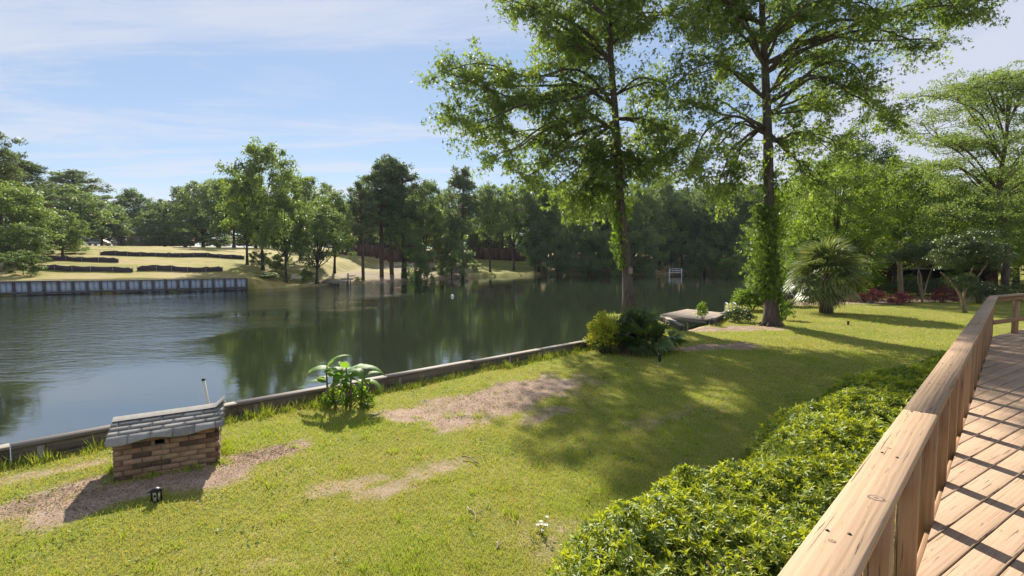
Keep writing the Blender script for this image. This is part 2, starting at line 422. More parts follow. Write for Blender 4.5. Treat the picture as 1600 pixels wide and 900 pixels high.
def brick_mat():
    m, nt, out = newmat('tan brown brick'); b = NB(nt)
    r = b.objrand(); co = b.coord()
    c = b.ramp(r, [(0, (.075, .05, .038)), (.10, (.095, .062, .045)), (.16, (.25, .16, .105)), (.6, (.33, .215, .14)), (1, (.40, .275, .185))])
    f = b.noise(b.n('ShaderNodeVectorMath', {0: co, 1: b.n('ShaderNodeCombineXYZ', {0: b.math('MULTIPLY', r, 50.)}).outputs[0]}, operation='ADD').outputs[0], 26, 5, .65)
    c = b.mix(b.rng(f, .35, .7, 0, .5), c, (.16, .105, .075, 1))
    p = b.n('ShaderNodeBsdfPrincipled', {'Base Color': c, 'Roughness': .92, 'Specular IOR Level': .2, 'Normal': b.bump(f, .7, .006)})
    nt.links.new(p.outputs[0], out.inputs[0]); return m
M['brick'] = brick_mat()

def ground_mat():
    m, nt, out = newmat('lawn and soil'); b = NB(nt)
    co = b.pos(); d = b.attr('dirt'); far = b.attr('far')
    big = b.noise(co, .55, 4, .55); mid = b.noise(co, 3.2, 5, .6); fine = b.noise(co, 38, 4, .7)
    g = b.ramp(b.math('ADD', b.math('MULTIPLY', big, .5), b.math('MULTIPLY', mid, .5)), [(.32, (.165, .195, .03)), (.5, (.25, .255, .045)), (.68, (.37, .315, .10))])
    g = b.mix(b.rng(fine, .35, .62, .55, 0), g, (.075, .070, .022, 1))
    soil = b.ramp(b.math('ADD', b.math('MULTIPLY', fine, .6), b.math('MULTIPLY', mid, .4)), [(.33, (.15, .10, .07)), (.5, (.35, .245, .175)), (.66, (.48, .365, .275))])
    k = b.math('ADD', d, b.math('MULTIPLY', b.math('SUBTRACT', b.math('ADD', b.math('MULTIPLY', mid, .6), b.math('MULTIPLY', fine, .4)), .5), 1.5))
    c = b.mix(b.rng(k, .18, .85), g, soil)
    # far bank: dry mown grass and bare sandy ground
    fgn = b.math('ADD', b.math('MULTIPLY', b.noise(b.mapping(co, (.10, .24, .2)), 1.0, 6, .68), .65), b.math('MULTIPLY', b.noise(b.mapping(co, (.9, 1.6, 1)), 1.0, 5, .7), .35))
    fg = b.ramp(fgn, [(.38, (.13, .145, .03)), (.47, (.27, .24, .065)), (.55, (.37, .295, .13)), (.64, (.27, .20, .125))])
    sand = b.ramp(b.noise(co, 1.5, 6, .7), [(.32, (.13, .098, .07)), (.55, (.30, .235, .165)), (.7, (.38, .30, .22))])
    c2 = b.mix(b.attr('sand'), fg, sand)
    c = b.mix(far, c, c2)
    h = b.math('ADD', b.math('MULTIPLY', fine, .5), b.math('MULTIPLY', mid, .5))
    p = b.n('ShaderNodeBsdfPrincipled', {'Base Color': c, 'Roughness': .95, 'Specular IOR Level': .1, 'Normal': b.bump(h, .8, .05)})
    nt.links.new(p.outputs[0], out.inputs[0]); return m
M['ground'] = ground_mat()

def water_mat():
    m, nt, out = newmat('lake water'); b = NB(nt)
    co = b.pos()
    # wind ripples in patches: lively towards the left and in streaks, calm elsewhere
    patch = b.noise(b.mapping(co, (.055, .085, 1), rot=(0, 0, R(20)), loc=(3.1, 1.7, 0)), 1.0, 3, .5)
    sx = b.n('ShaderNodeSeparateXYZ', {0: co}).outputs[0]
    left = b.rng(sx, -5.0, -22.0, -.14, .20)
    amp = b.rng(b.math('ADD', patch, left), .46, .66, .05, 1.0)
    r1 = b.noise(b.mapping(co, (1.1, 2.6, 1), rot=(0, 0, R(24))), 1.0, 3, .5, .4)
    r2 = b.noise(b.mapping(co, (3.8, 7.5, 1), rot=(0, 0, R(38))), 1.0, 3, .55, .3)
    r3 = b.noise(b.mapping(co, (.22, .5, 1), rot=(0, 0, R(-12))), 1.0, 2, .5)
    h = b.math('ADD', b.math('MULTIPLY', r1, .65), b.math('ADD', b.math('MULTIPLY', r2, .24), b.math('MULTIPLY', r3, .5)))
    h = b.math('MULTIPLY', h, amp)
    p = b.n('ShaderNodeBsdfPrincipled', {'Base Color': (.020, .026, .014, 1), 'Roughness': .045, 'IOR': 4.2, 'Specular IOR Level': .5, 'Normal': b.bump(h, 1.0, .085)})
    nt.links.new(p.outputs[0], out.inputs[0]); return m
M['water'] = water_mat()

# ------------------------------------------------------------------ terrain and lake
WATER_Z = -0.55
NEAR_WALL = [(-46, -32.2), (-6.9, 6.9), (-4.9, 8.95), (-2.75, 11.0), (2.5, 16.0), (3.55, 18.0), (4.65, 25.3), (6.55, 25.7), (6.7, 22.0), (6.5, 19.5), (8.4, 21.4), (10.7, 25.2)]
LAKE = NEAR_WALL + [(13, 31), (17.5, 38), (26, 52), (40, 78), (50, 97), (40, 103), (22, 101), (8, 99), (-7.8, 88), (-13, 76), (-19, 67), (-24, 58.5), (-28, 54), (-44.7, 45.1), (-90, 21), (-90, -32.2)]
LK = np.array(LAKE, float)
def seg_dist(P, A, B):
    d = B-A; t = np.clip(((P-A) @ d)/(d @ d), 0, 1)
    return np.linalg.norm(P-(A+t[:, None]*d), axis=1)
def lake_sd(P):
    """positive on land"""
    P = np.asarray(P, float); dist = np.full(len(P), 1e9); ins = np.zeros(len(P), bool)
    for i in range(len(LK)):
        A, B = LK[i], LK[(i+1) % len(LK)]
        dist = np.minimum(dist, seg_dist(P, A, B))
        c = ((A[1] > P[:, 1]) != (B[1] > P[:, 1]))
        if A[1] != B[1]:
            xi = (B[0]-A[0])*(P[:, 1]-A[1])/(B[1]-A[1])+A[0]
            ins ^= c & (P[:, 0] < xi)
    return np.where(ins, -dist, dist)
def farness(P):
    """0 on the near (house) bank, 1 on the far bank"""
    x, y = P[:, 0], P[:, 1]
    side = (x*-0.702*0 + y*0.72 - x*0.70) - 22.0            # beyond the wall line
    f = np.clip((side)/8, 0, 1)
    f2 = np.clip((y-75)/20, 0, 1)
    return np.maximum(f*(y > 20), f2)
def sstep(a, b, x):
    t = np.clip((x-a)/(b-a), 0, 1); return t*t*(3-2*t)
def ground_z(P):
    P = np.asarray(P, float); sd = lake_sd(P); x, y = P[:, 0], P[:, 1]
    f = farness(P)
    base = 0.66*sstep(-25, -29, x) - 0.28*(1-sstep(-25, -29, x))
    sl = np.where(x < -26, 0.088, 0.088+0.03*sstep(-26, -18, x))
    zf = base + sl*np.minimum(np.maximum(sd, 0), 46) + 0.02*np.clip(sd-46, 0, 400) + 0.10*fnoise(P, .16)
    zn = 0.03*fnoise(P, .5) + 0.015*fnoise(P, 1.7, 1)
    z = zn*(1-f) + zf*f
    edge = np.where(f > .5, sstep(-0.6, 0.3, sd), sstep(-0.16, -0.04, sd))
    # far left bulkhead is vertical: keep the drop behind its panels
    wallz = (x < -27.5) & (f > .5)
    edge = np.where(wallz, sstep(0.02, 0.25, sd), edge)
    return -1.9*(1-edge) + z*edge
def gz(x, y): return float(ground_z(np.array([[x, y]]))[0])

def seglist(p, q): return np.array(p, float), np.array(q, float)
DIRT = [  # a, b, half width, strength
    (gr(655, 645), gr(855, 602), .68, 1.0), (gr(700, 660), gr(800, 625), .6, .9),
    ((-5.0, 5.55), (-3.9, 6.45), .42, 1.0), ((-3.8, 6.85), (-3.25, 7.4), .26, .9), (gr(30, 800), gr(165, 752), .35, .85), ((-6.6, 6.2), (-5.4, 6.9), .22, .6),
    (gr(505, 765), gr(600, 745), .2, .6), (gr(570, 775), gr(720, 720), .22, .62), (gr(640, 735), gr(725, 720), .2, .55),
    (gr(1075, 545), gr(1170, 540), .45, 1.1), (gr(1085, 514), gr(1200, 512), .7, .85), (gr(1225, 474), gr(1560, 466), 1.4, .9),
    (gr(760, 800), gr(850, 850), .26, .4), (gr(850, 870), gr(880, 820), .25, .5), (gr(300, 895), gr(420, 880), .1, .3), (gr(905, 590), gr(930, 600), .3, .5),
    (gr(1000, 660), gr(1100, 640), .35, .4), (gr(870, 640), gr(820, 655), .25, .6), ((-.2, 1.4), (11.5, 13.2), .9, .75)]
def dirt_at(P):
    P = np.asarray(P, float); v = np.zeros(len(P))
    n = fnoise(P, 1.6, 2)*.5 + fnoise(P, 4.1, 3)*.28
    for a, b, w, s in DIRT:
        d = seg_dist(P, np.array(a[:2], float), np.array(b[:2], float))
        v = np.maximum(v, s*(1-sstep(.25, 1.6, d/w + n*.7)))
    return np.clip(v + 0.10*sstep(.4, 1.2, fnoise(P, .9, 1)), 0, 1)

def axis(lo, hi, fine, far, ratio=1.13):
    a = list(np.arange(lo, hi+1e-6, fine)); s = fine
    x = hi
    while x < far: s = min(s*ratio, 120); x += s; a.append(x)
    s = fine; x = lo; pre = []
    while x > -far: s = min(s*ratio, 120); x -= s; pre.append(x)
    return np.array(pre[::-1]+a)
gx = axis(-10, 15, .14, 2500, 1.045); gy = axis(1.5, 27, .14, 2500, 1.035)
X, Y = np.meshgrid(gx, gy); GP = np.stack([X.ravel(), Y.ravel()], 1)
GZ = ground_z(GP)
nx = len(gx); ny = len(gy)
ii = (np.arange(ny-1)[:, None]*nx + np.arange(nx-1)[None]).ravel()
GF = np.stack([ii, ii+1, ii+1+nx, ii+nx], 1)
sandv = sstep(-27, -22, GP[:, 0])*(1-sstep(-10, 2, GP[:, 0])*0.75)*sstep(56, 62, GP[:, 1])*np.clip(.75+.5*fnoise(GP, .22), 0, 1)
pxg = 800+800*GP[:, 0]/np.maximum(GP[:, 1], 1)
green = sstep(728, 742, pxg)*(1-sstep(800, 850, pxg))*sstep(88, 92, GP[:, 1])*(1-sstep(114, 120, GP[:, 1]))
me = mesh_np('ground', np.column_stack([GP, GZ]), GF, {'dirt': dirt_at(GP), 'far': farness(GP)*(1-.8*green), 'sand': sandv*(1-green)}, True)
tag(mkobj('ground', me, M['ground']), 'yellow green lawn with bare soil patches and the rising far bank', None, kind='structure')
wv = np.array([(-400, -300, WATER_Z), (400, -300, WATER_Z), (400, 400, WATER_Z), (-400, 400, WATER_Z)], float)
wq = [(-92, -34), (52, -34), (52, 106), (-92, 106)]
me = mesh_np('water', np.array([(x, y, WATER_Z) for x, y in wq]), np.array([(0, 1, 2, 3)]))
tag(mkobj('water', me, M['water']), 'dark green lake with wind ripples and tree reflections', None, kind='structure')

# ------------------------------------------------------------------ tree builders
def crown_proto(seed, n, per, leaf, shape, mat, tmpl=T_DIAM, asp=.6):
    """canonical broadleaf tree, 10 high, crown radius about 3.4. returns (trunk mesh, crown mesh)"""
    g = np.random.default_rng(seed)
    zc, rz, rx = shape.get('zc', 6.0), shape.get('rz', 4.0), shape.get('rx', 3.4)
    nl = shape.get('lobes', 7)
    L = []
    for i in range(nl):
        a = 2.399*i + g.uniform(-.4, .4); h = -.85+1.6*(i+.5)/nl+g.uniform(-.12, .12)
        rr = rx*.60*math.sqrt(max(.05, 1-h*h*.75))*g.uniform(.8, 1.15)
        L.append((rr*math.cos(a), rr*math.sin(a), zc+h*rz*.80, rx*g.uniform(.40, .60)))
    L.append((g.uniform(-.4, .4), g.uniform(-.4, .4), zc+rz*.62, rx*.5))
    C = []; Rr = []; lob = []
    for k, (x, y, z, r) in enumerate(L):
        m = n//len(L)
        d = rdir(m, g); d[:, 2] = np.where(d[:, 2] < -.5, -d[:, 2], d[:, 2])
        q = np.array((x, y, z)) + d*(r*g.uniform(.25, 1.1, m)**.6)[:, None]*np.array((1, 1, .9))
        C.append(q); Rr.append(g.uniform(.34, .78, m)*shape.get('cr', 1.0)); lob.append(np.clip(g.uniform(.15, .85)+g.normal(0, .18, m), 0, 1))
    C = np.concatenate(C); Rr = np.concatenate(Rr); var = np.concatenate(lob)
    V, F, a = blob_leaves(g, C, Rr, per, leaf, asp, shape.get('flat', .6), var, tmpl)
    crown = mesh_np('crown', V, F, {'v': a}); crown.materials.append(mat)
    t = Geo()
    bend = g.uniform(-.25, .25, 2)
    path = curve([(0, 0, -.4), (bend[0]*.3, bend[1]*.3, zc*.3), (bend[0], bend[1], zc*.7), (0, 0, zc+rz*.5)], 9)
    tr = shape.get('tr', .20)
    t.add(*tube(path, np.linspace(tr, tr*.2, 9)*np.array([1.5, 1.1]+[1]*7), 8, .04))
    for k, (x, y, z, r) in enumerate(L):
        s = path[min(7, 3+int(g.integers(0, 3)))] if z > zc-rz*.4 else path[3]
        t.add(*tube(curve([s, (s+np.array((x, y, z)))/2+np.array((0, 0, -.25)), (x, y, z)], 6), np.linspace(tr*.45, tr*.1, 6), 5))
        for q in C[(np.linalg.norm(C-np.array((x, y, z)), axis=1) < r)][:5]:
            t.add(*tube([np.array((x, y, z)), (np.array((x, y, z))+q)/2+g.normal(0, .08, 3), q], [tr*.13, tr*.09, tr*.05], 4, cap=False))
    return t.mesh('trunk', smooth=True), crown
def pine_proto(seed, n, per, first=.55):
    g = np.random.default_rng(seed); t = Geo()
    path = curve([(0, 0, -.4), (g.uniform(-.12, .12), 0, 4), (g.uniform(-.15, .15), .1, 8), (0, 0, 9.8)], 10)
    t.add(*tube(path, np.linspace(.17, .05, 10), 8, .03))
    C = []; Rr = []
    for k in range(n):
        f = first+(.97-first)*g.uniform(0, 1)**.8; z = 10*f; a = g.uniform(0, 6.283)
        l = (1.0-f)*2.6+.9*math.sin((f-first)/(1-first)*3.14)+.25; l *= g.uniform(.6, 1.15)
        s = path[min(9, int(f*9))]*np.array((1, 1, 0))+np.array((0, 0, z-.25))
        e = s+np.array((math.cos(a)*l, math.sin(a)*l, g.uniform(.05, .55)))
        t.add(*tube(curve([s, (s+e)/2+np.array((0, 0, -.12)), e], 5), np.linspace(.045, .015, 5), 4, cap=False))
        for u in (.55, .8, 1.0):
            C.append(s+(e-s)*u+g.normal(0, .14, 3)); Rr.append(g.uniform(.26, .46))
    V, F, a = blob_leaves(g, np.array(C), np.array(Rr), per, .26, .34, .75, None, T_DIAM, droop=-.1, shell=.5)
    crown = mesh_np('crown', V, F, {'v': a}); crown.materials.append(M['pine'])
    return t.mesh('trunk', smooth=True), crown

PROTO = {}
def proto(kind, i):
    k = (kind, i)
    if k in PROTO: return PROTO[k]
    s = 100+sum(map(ord, kind))*10+i
    if kind == 'D': r = crown_proto(s, 143, 78, .235, dict(zc=5.7, rz=4.3, rx=3.1, lobes=11, tr=.17, flat=.95), M['decid'])
    elif kind == 'O': r = crown_proto(s, 182, 84, .26, dict(zc=5.1, rz=4.8, rx=3.8, lobes=13, tr=.22, flat=.95, cr=1.2), M['oak'])
    elif kind == 'H': r = crown_proto(s, 150, 84, .25, dict(zc=6.6, rz=3.5, rx=3.6, lobes=11, tr=.17, flat=.9, cr=1.15), M['oak'])
    elif kind == 'P': r = pine_proto(s, 60, 40, .45)
    elif kind == 'Y': r = crown_proto(s, 300, 110, .145, dict(zc=4.9, rz=5.0, rx=3.6, lobes=18, tr=.15, flat=.8, cr=1.0), M['lime'])
    elif kind == 'N': r = crown_proto(s, 255, 115, .15, dict(zc=5.1, rz=4.8, rx=3.7, lobes=17, tr=.18, flat=.8, cr=1.0), M['decid'])
    elif kind == 'E': r = crown_proto(s, 169, 84, .235, dict(zc=4.6, rz=5.0, rx=3.0, lobes=13, tr=.16, flat=.95, cr=1.1), M['decid'])
    elif kind == 'B': r = crown_proto(s, 80, 110, .42, dict(zc=4.6, rz=4.8, rx=5.0, lobes=9, tr=.12, flat=.7, cr=1.9), M['decid'])
    elif kind == 'K': r = crown_proto(s, 80, 110, .42, dict(zc=4.6, rz=4.8, rx=5.0, lobes=9, tr=.12, flat=.7, cr=1.9), M['oak'])
    PROTO[k] = r
    r[0].materials.append(M['bark_p'] if kind == 'P' else M['bark_far'])
    return r
CR = {'H': 4.1, 'D': 3.5, 'O': 4.3, 'P': 2.3, 'Y': 4.0, 'N': 4.1, 'E': 3.4, 'B': 6.0, 'K': 6.0}
_tree_i = [0]
def tree(kind, px, d, top, wpx, label, name=None, cat='tree', group=None, idx=None, z0=None):
    """trunk foot at image column px and distance d (placed in the world), top at image row, crown width in px at that distance"""
    _tree_i[0] += 1; i = _tree_i[0]
    x = at(px, 400, d)[0]; z = gz(x, d) if z0 is None else z0
    zt = at(px, top, d)[2]; h = zt-z
    s = h/10.0; w = wpx/FPX*d/2/CR[kind]
    tm, cm = proto(kind, (i % (3 if kind in 'DOPEH' else 2)) if idx is None else idx)
    nm = name or {'P': 'pine_tree', 'O': 'oak_tree', 'B': 'bush', 'K': 'bush'}.get(kind, 'tree')
    o = thing(nm, label, cat, (x, d, z), group)
    o.rotation_euler = (0, 0, (i*2.399) % 6.283); o.scale = (w, w, s)
    mkobj('trunk', tm, None, o); mkobj('crown', cm, None, o)
    return o

# ------------------------------------------------------------------ far bank trees
for a in [
    # left group on the near left slope
    ('E', 8, 60, 272, 135, 'tall pale green tree at the left edge, nearest the bulkhead'),
    ('E', 62, 64, 318, 85, 'rounded light green tree second from the left edge'),
    ('E', 98, 68, 322, 80, 'rounded light green tree rightmost of the pale left clump'),
    ('E', 28, 55, 342, 80, 'low bushy tree in front of the pale left clump above the white fence'),
    ('P', -18, 72, 190, 110, 'pine reaching in at the left edge, highest crown on the left'),
    ('P', 42, 92, 252, 130, 'dark flat crowned pine behind the pale green left trees'),
    ('P', 122, 118, 268, 120, 'dark umbrella pine above the big shady oak on the left'),
    ('O', 112, 104, 290, 150, 'big dark oak shading the parked car'),
    ('O', 160, 112, 320, 85, 'smaller oak leaning right of the big shady oak'),
    ('D', 186, 112, 348, 46, 'small pale tree standing in front of the garage'),
    ('O', 212, 138, 296, 85, 'dark oak rising behind the white garage door'),
    ('O', 258, 132, 312, 92, 'grey green oak over the tan house'),
    ('O', 318, 128, 283, 105, 'dark oak with high crown at the right end of the cleared slope'),
    ('P', 342, 140, 282, 90, 'pine showing above the dark oak beside the cleared slope'),
    ('O', 366, 112, 272, 100, 'dark oak behind the tall tree on the bank corner'),
    # bank corner and middle
    ('D', 386, 68, 262, 90, 'slender tree standing back at the corner of the bulkhead'),
    ('D', 410, 63, 216, 118, 'tallest pale green tree on the bank right of the bulkhead'),
    ('D', 446, 59, 296, 92, 'straight grey trunked tree beside the white bench'),
    ('D', 494, 61, 318, 112, 'yellow green spreading tree at the waterline by the small landing'),
    ('D', 470, 82, 268, 110, 'feathery tall tree behind the yellow green spreading tree'),
    ('D', 522, 74, 300, 95, 'pale tree with crooked trunk behind the small landing'),
    ('P', 567, 67.8, 285, 70, 'thin single trunk pine at the waterline right of the landing'),
    ('P', 596, 73, 252, 92, 'left one of the tall trunks in the pine cluster'),
    ('P', 612, 77, 247, 92, 'tallest pine of the cluster on the sandy bank'),
    ('P', 632, 75, 258, 88, 'thick trunked pine at the right of the pine cluster'),
    ('H', 628, 74, 318, 92, 'dark leafy tree growing amid the pine cluster'),
    ('H', 664, 82, 288, 80, 'round topped tree right of the pine cluster'),
    ('H', 690, 84, 330, 92, 'dark low crowned tree overhanging the bank before the lone pine'),
    ('P', 723, 86, 260, 78, 'lone pine with domed crown and long bare trunk'),
    ('D', 700, 108, 296, 90, 'hazy tree behind the lone pine'),
    ('H', 766, 96, 292, 88, 'double trunked dark tree on the bright green patch'),
    ('H', 803, 100, 292, 86, 'forked tree right of the bright green patch'),
    ('O', 842, 101, 278, 92, 'broad dark tree at the start of the dense wood'),
]: tree(*a)
lab = {875: 'dark tree in the dense wood left of the ivy clad trunk', 915: 'dense dark tree directly left of the ivy clad trunk', 952: 'dark tree partly hidden behind the ivy clad trunk',
       992: 'airy crowned tree right behind the birdhouse trunk', 1030: 'tall pale topped tree right of the birdhouse trunk', 1066: 'dark tree behind the white landing on the far shore',
       1102: 'round pale topped tree right of the white landing', 1136: 'dark tree over the leaning trunk on the far right shore', 1172: 'shaded tree just left of the second ivy column'}
for i, (px, lb) in enumerate(lab.items()):
    tree('O', px, 104+3*(i % 3), [284, 290, 298, 282, 276, 292, 284, 290, 282][i], 92, lb)
for i, px in enumerate([-60, 20, 75, 180, 235, 290, 400, 445, 500, 545, 585, 640, 680, 740, 785, 822, 860, 900, 936, 975, 1012, 1048, 1084, 1120, 1155, 1192, 1230]):
    d = [128, 122, 140, 155, 150, 150, 118, 122, 112, 118, 112, 118, 116, 128, 126, 122][i] if i < 16 else 122+4*(i % 3)
    tree('OD'[i % 2], px, d, [300, 290, 305, 325, 330, 315, 300, 305, 312, 318, 300, 300, 306, 306, 300, 300][i] if i < 16 else 292+(i*7) % 14, 98,
         'hazy round crowned tree in the back row of the far wood', group='back row of the far wood')
for i, px in enumerate(list(range(-80, 420, 42))+list(range(420, 1260, 38))):
    d = [152, 160, 146][i % 3] if px < 420 else [128, 136, 124][i % 3]
    tree('K', px, d, 352+(i*13) % 16, 78, 'dark undergrowth bush in the back row below the far trees', 'bush', 'bush', 'undergrowth below the far wood')
# low growth along the far shore and on the left slope
for px, d, top, w, k, lb in [
    (60, 62, 372, 60, 'B', 'leafy bush under the pale left trees'), (118, 72, 382, 46, 'B', 'bush at the right foot of the pale left trees'), (35, 50, 392, 70, 'B', 'bush beside the white fence at the left edge'),
    (418, 57.5, 425, 42, 'B', 'low weedy bush at the end of the bulkhead'), (478, 60.5, 421, 30, 'B', 'dark low bush under the yellow green tree'), (430, 62, 395, 40, 'B', 'young leafy bush between the corner trunks'), (404, 66, 392, 36, 'B', 'pale leafy bush behind the corner trunks'),
    (655, 74, 380, 66, 'K', 'dark bushy growth in front of the brown fence'), (705, 83, 368, 88, 'K', 'wide dark bush at the foot of the lone pine'), (560, 66.8, 432, 20, 'B', 'low weeds by the landing post'),
    (742, 94, 412, 14, 'B', 'small bush left of the bright green patch'), (836, 99, 362, 50, 'K', 'dark bush right of the bright green patch'),
    (872, 97, 350, 78, 'K', 'dark shoreline bush left of the birdhouse trunk'), (918, 98, 345, 80, 'K', 'dark shoreline bush closest left of the birdhouse trunk'), (962, 98, 350, 76, 'K', 'dark shoreline bush behind the birdhouse trunk'),
    (1008, 99, 352, 76, 'K', 'dark shoreline bush right of the birdhouse trunk'), (1086, 99, 372, 70, 'K', 'rounded shoreline bush right of the white landing'), (1050, 104, 352, 70, 'K', 'dark bush behind the white landing'),
    (1146, 96, 398, 66, 'B', 'pale weeping bush dipping to the water on the far right shore'), (1128, 104, 350, 80, 'K', 'tall dark bush under the leaning trunk'), (1180, 100, 360, 70, 'K', 'dark bush behind the second ivy column'),
    (250, 126, 366, 60, 'K', 'dark clipped bush before the tan house'), (290, 126, 362, 70, 'K', 'dark bush mass right of the tan house'), (345, 118, 372, 50, 'K', 'dark bush at the right end of the cleared slope'), (205, 123, 372, 14, 'B', 'small round shrub right of the garage door')]:
    tree(k, px, d, top, w, lb, 'bush', 'bush')

# ------------------------------------------------------------------ right side woods
for a in [
    ('Y', 1302, 37, 226, 190, 'bright yellow green tree behind the fan palm'),
    ('Y', 1400, 41, 232, 200, 'broad yellow green tree in the middle of the right woods'),
    ('N', 1345, 52, 186, 150, 'airy tall tree showing above the yellow green trees'),
    ('N', 1252, 47, 262, 130, 'leafy tree just right of the second ivy column'),
    ('N', 1478, 44, 262, 170, 'dark green tree under the spreading layered tree'),
    ('N', 1590, 50, 250, 220, 'dark leafy tree at the right edge'),
    ('Y', 1225, 60, 300, 120, 'yellow green tree by the water behind the second ivy column'),
    ('N', 1420, 62, 268, 220, 'deep shaded tree at the back of the right woods'),
    ('N', 1540, 66, 300, 240, 'dense tree at the back right behind the lawn'),
    ('N', 1535, 41, 330, 130, 'rounded leafy tree between the layered tree and the dark green tree'),
    ('N', 1618, 44, 290, 170, 'leafy tree behind the layered tree at the right edge'),
    ('N', 1690, 46, 200, 260, 'leafy tree beyond the right edge of the deck'),
]: tree(*a)

def spread_tree():
    """layered tree at the right edge with flat sprays on open limbs"""
    d0 = 36.0; g = np.random.default_rng(91)
    base = np.array((at(1572, 400, d0)[0], d0, 0.0))
    t = thing('layered_tree', 'tall open tree with flat layered sprays at the right edge', 'tree', base)
    G = Geo(); C = []
    tr = curve([base+(0, 0, -.3), at(1572, 380, d0), at(1560, 300, d0), at(1572, 220, d0), at(1575, 150, d0)], 10)
    G.add(*tube(tr, np.linspace(.26, .07, 10), 8, .04))
    specs = [[(1563, 320), (1530, 285), (1490, 265), (1455, 262)], [(1562, 300), (1510, 240), (1465, 215), (1445, 190)], [(1568, 250), (1530, 190), (1490, 160), (1460, 150)],
             [(1572, 220), (1550, 160), (1530, 140), (1500, 132)], [(1573, 200), (1590, 150), (1600, 140), (1620, 135)], [(1565, 290), (1600, 240), (1640, 220), (1680, 215)],
             [(1565, 310), (1610, 290), (1650, 285), (1690, 280)], [(1568, 340), (1530, 330), (1500, 335), (1470, 330)], [(1566, 260), (1545, 235), (1515, 225), (1480, 235)], [(1570, 180), (1560, 145), (1570, 128), (1590, 130)], [(1570, 330), (1595, 325), (1640, 330), (1660, 330)]]
    for k, sp in enumerate(specs):
        for rep in range(3):
            dy = [0, 2.6, -2.6][rep]*g.uniform(.7, 1.3)
            pts = [at(p[0]+g.uniform(-10, 10)*(j > 0), p[1]+g.uniform(-8, 8)*(j > 0), d0+dy*j/3) for j, p in enumerate(sp)]
            c = curve(pts, 12); G.add(*tube(c, np.linspace(.065, .012, 12), 5))
            for j in range(3, 12):
                for q in range(2):
                    e = c[j]+np.array((g.normal(0, .9), g.normal(0, .9), g.uniform(-.05, .45)))
                    G.add(*tube([c[j], (c[j]+e)/2+(0, 0, .06), e], [.02, .014, .008], 4, cap=False)); C.append(e)
    for k in range(330):
        u_ = g.uniform(0, 1); yy = 150+235*u_**.85; xx = g.uniform(1575-60-85*u_**.5, 1690)
        if 1470 < xx < 1565 and 228 < yy < 285: continue
        C.append(at(xx, yy, d0+g.normal(0, 2.2))); xx += g.normal(0, 12); yy += g.normal(0, 6); C.append(at(xx, yy, d0+g.normal(0, 2.2)))
    C = np.array(C); Rr = g.uniform(.4, .9, len(C))
    V, F, a = blob_leaves(g, C, Rr*1.1, 62, .15, .5, .45, None, T_DIAM, .1, .4, .2)
    part('trunk', G, M['bark'], t, True)
    part('crown', Geo().add(V, F, a), M['decid'], t)
spread_tree()

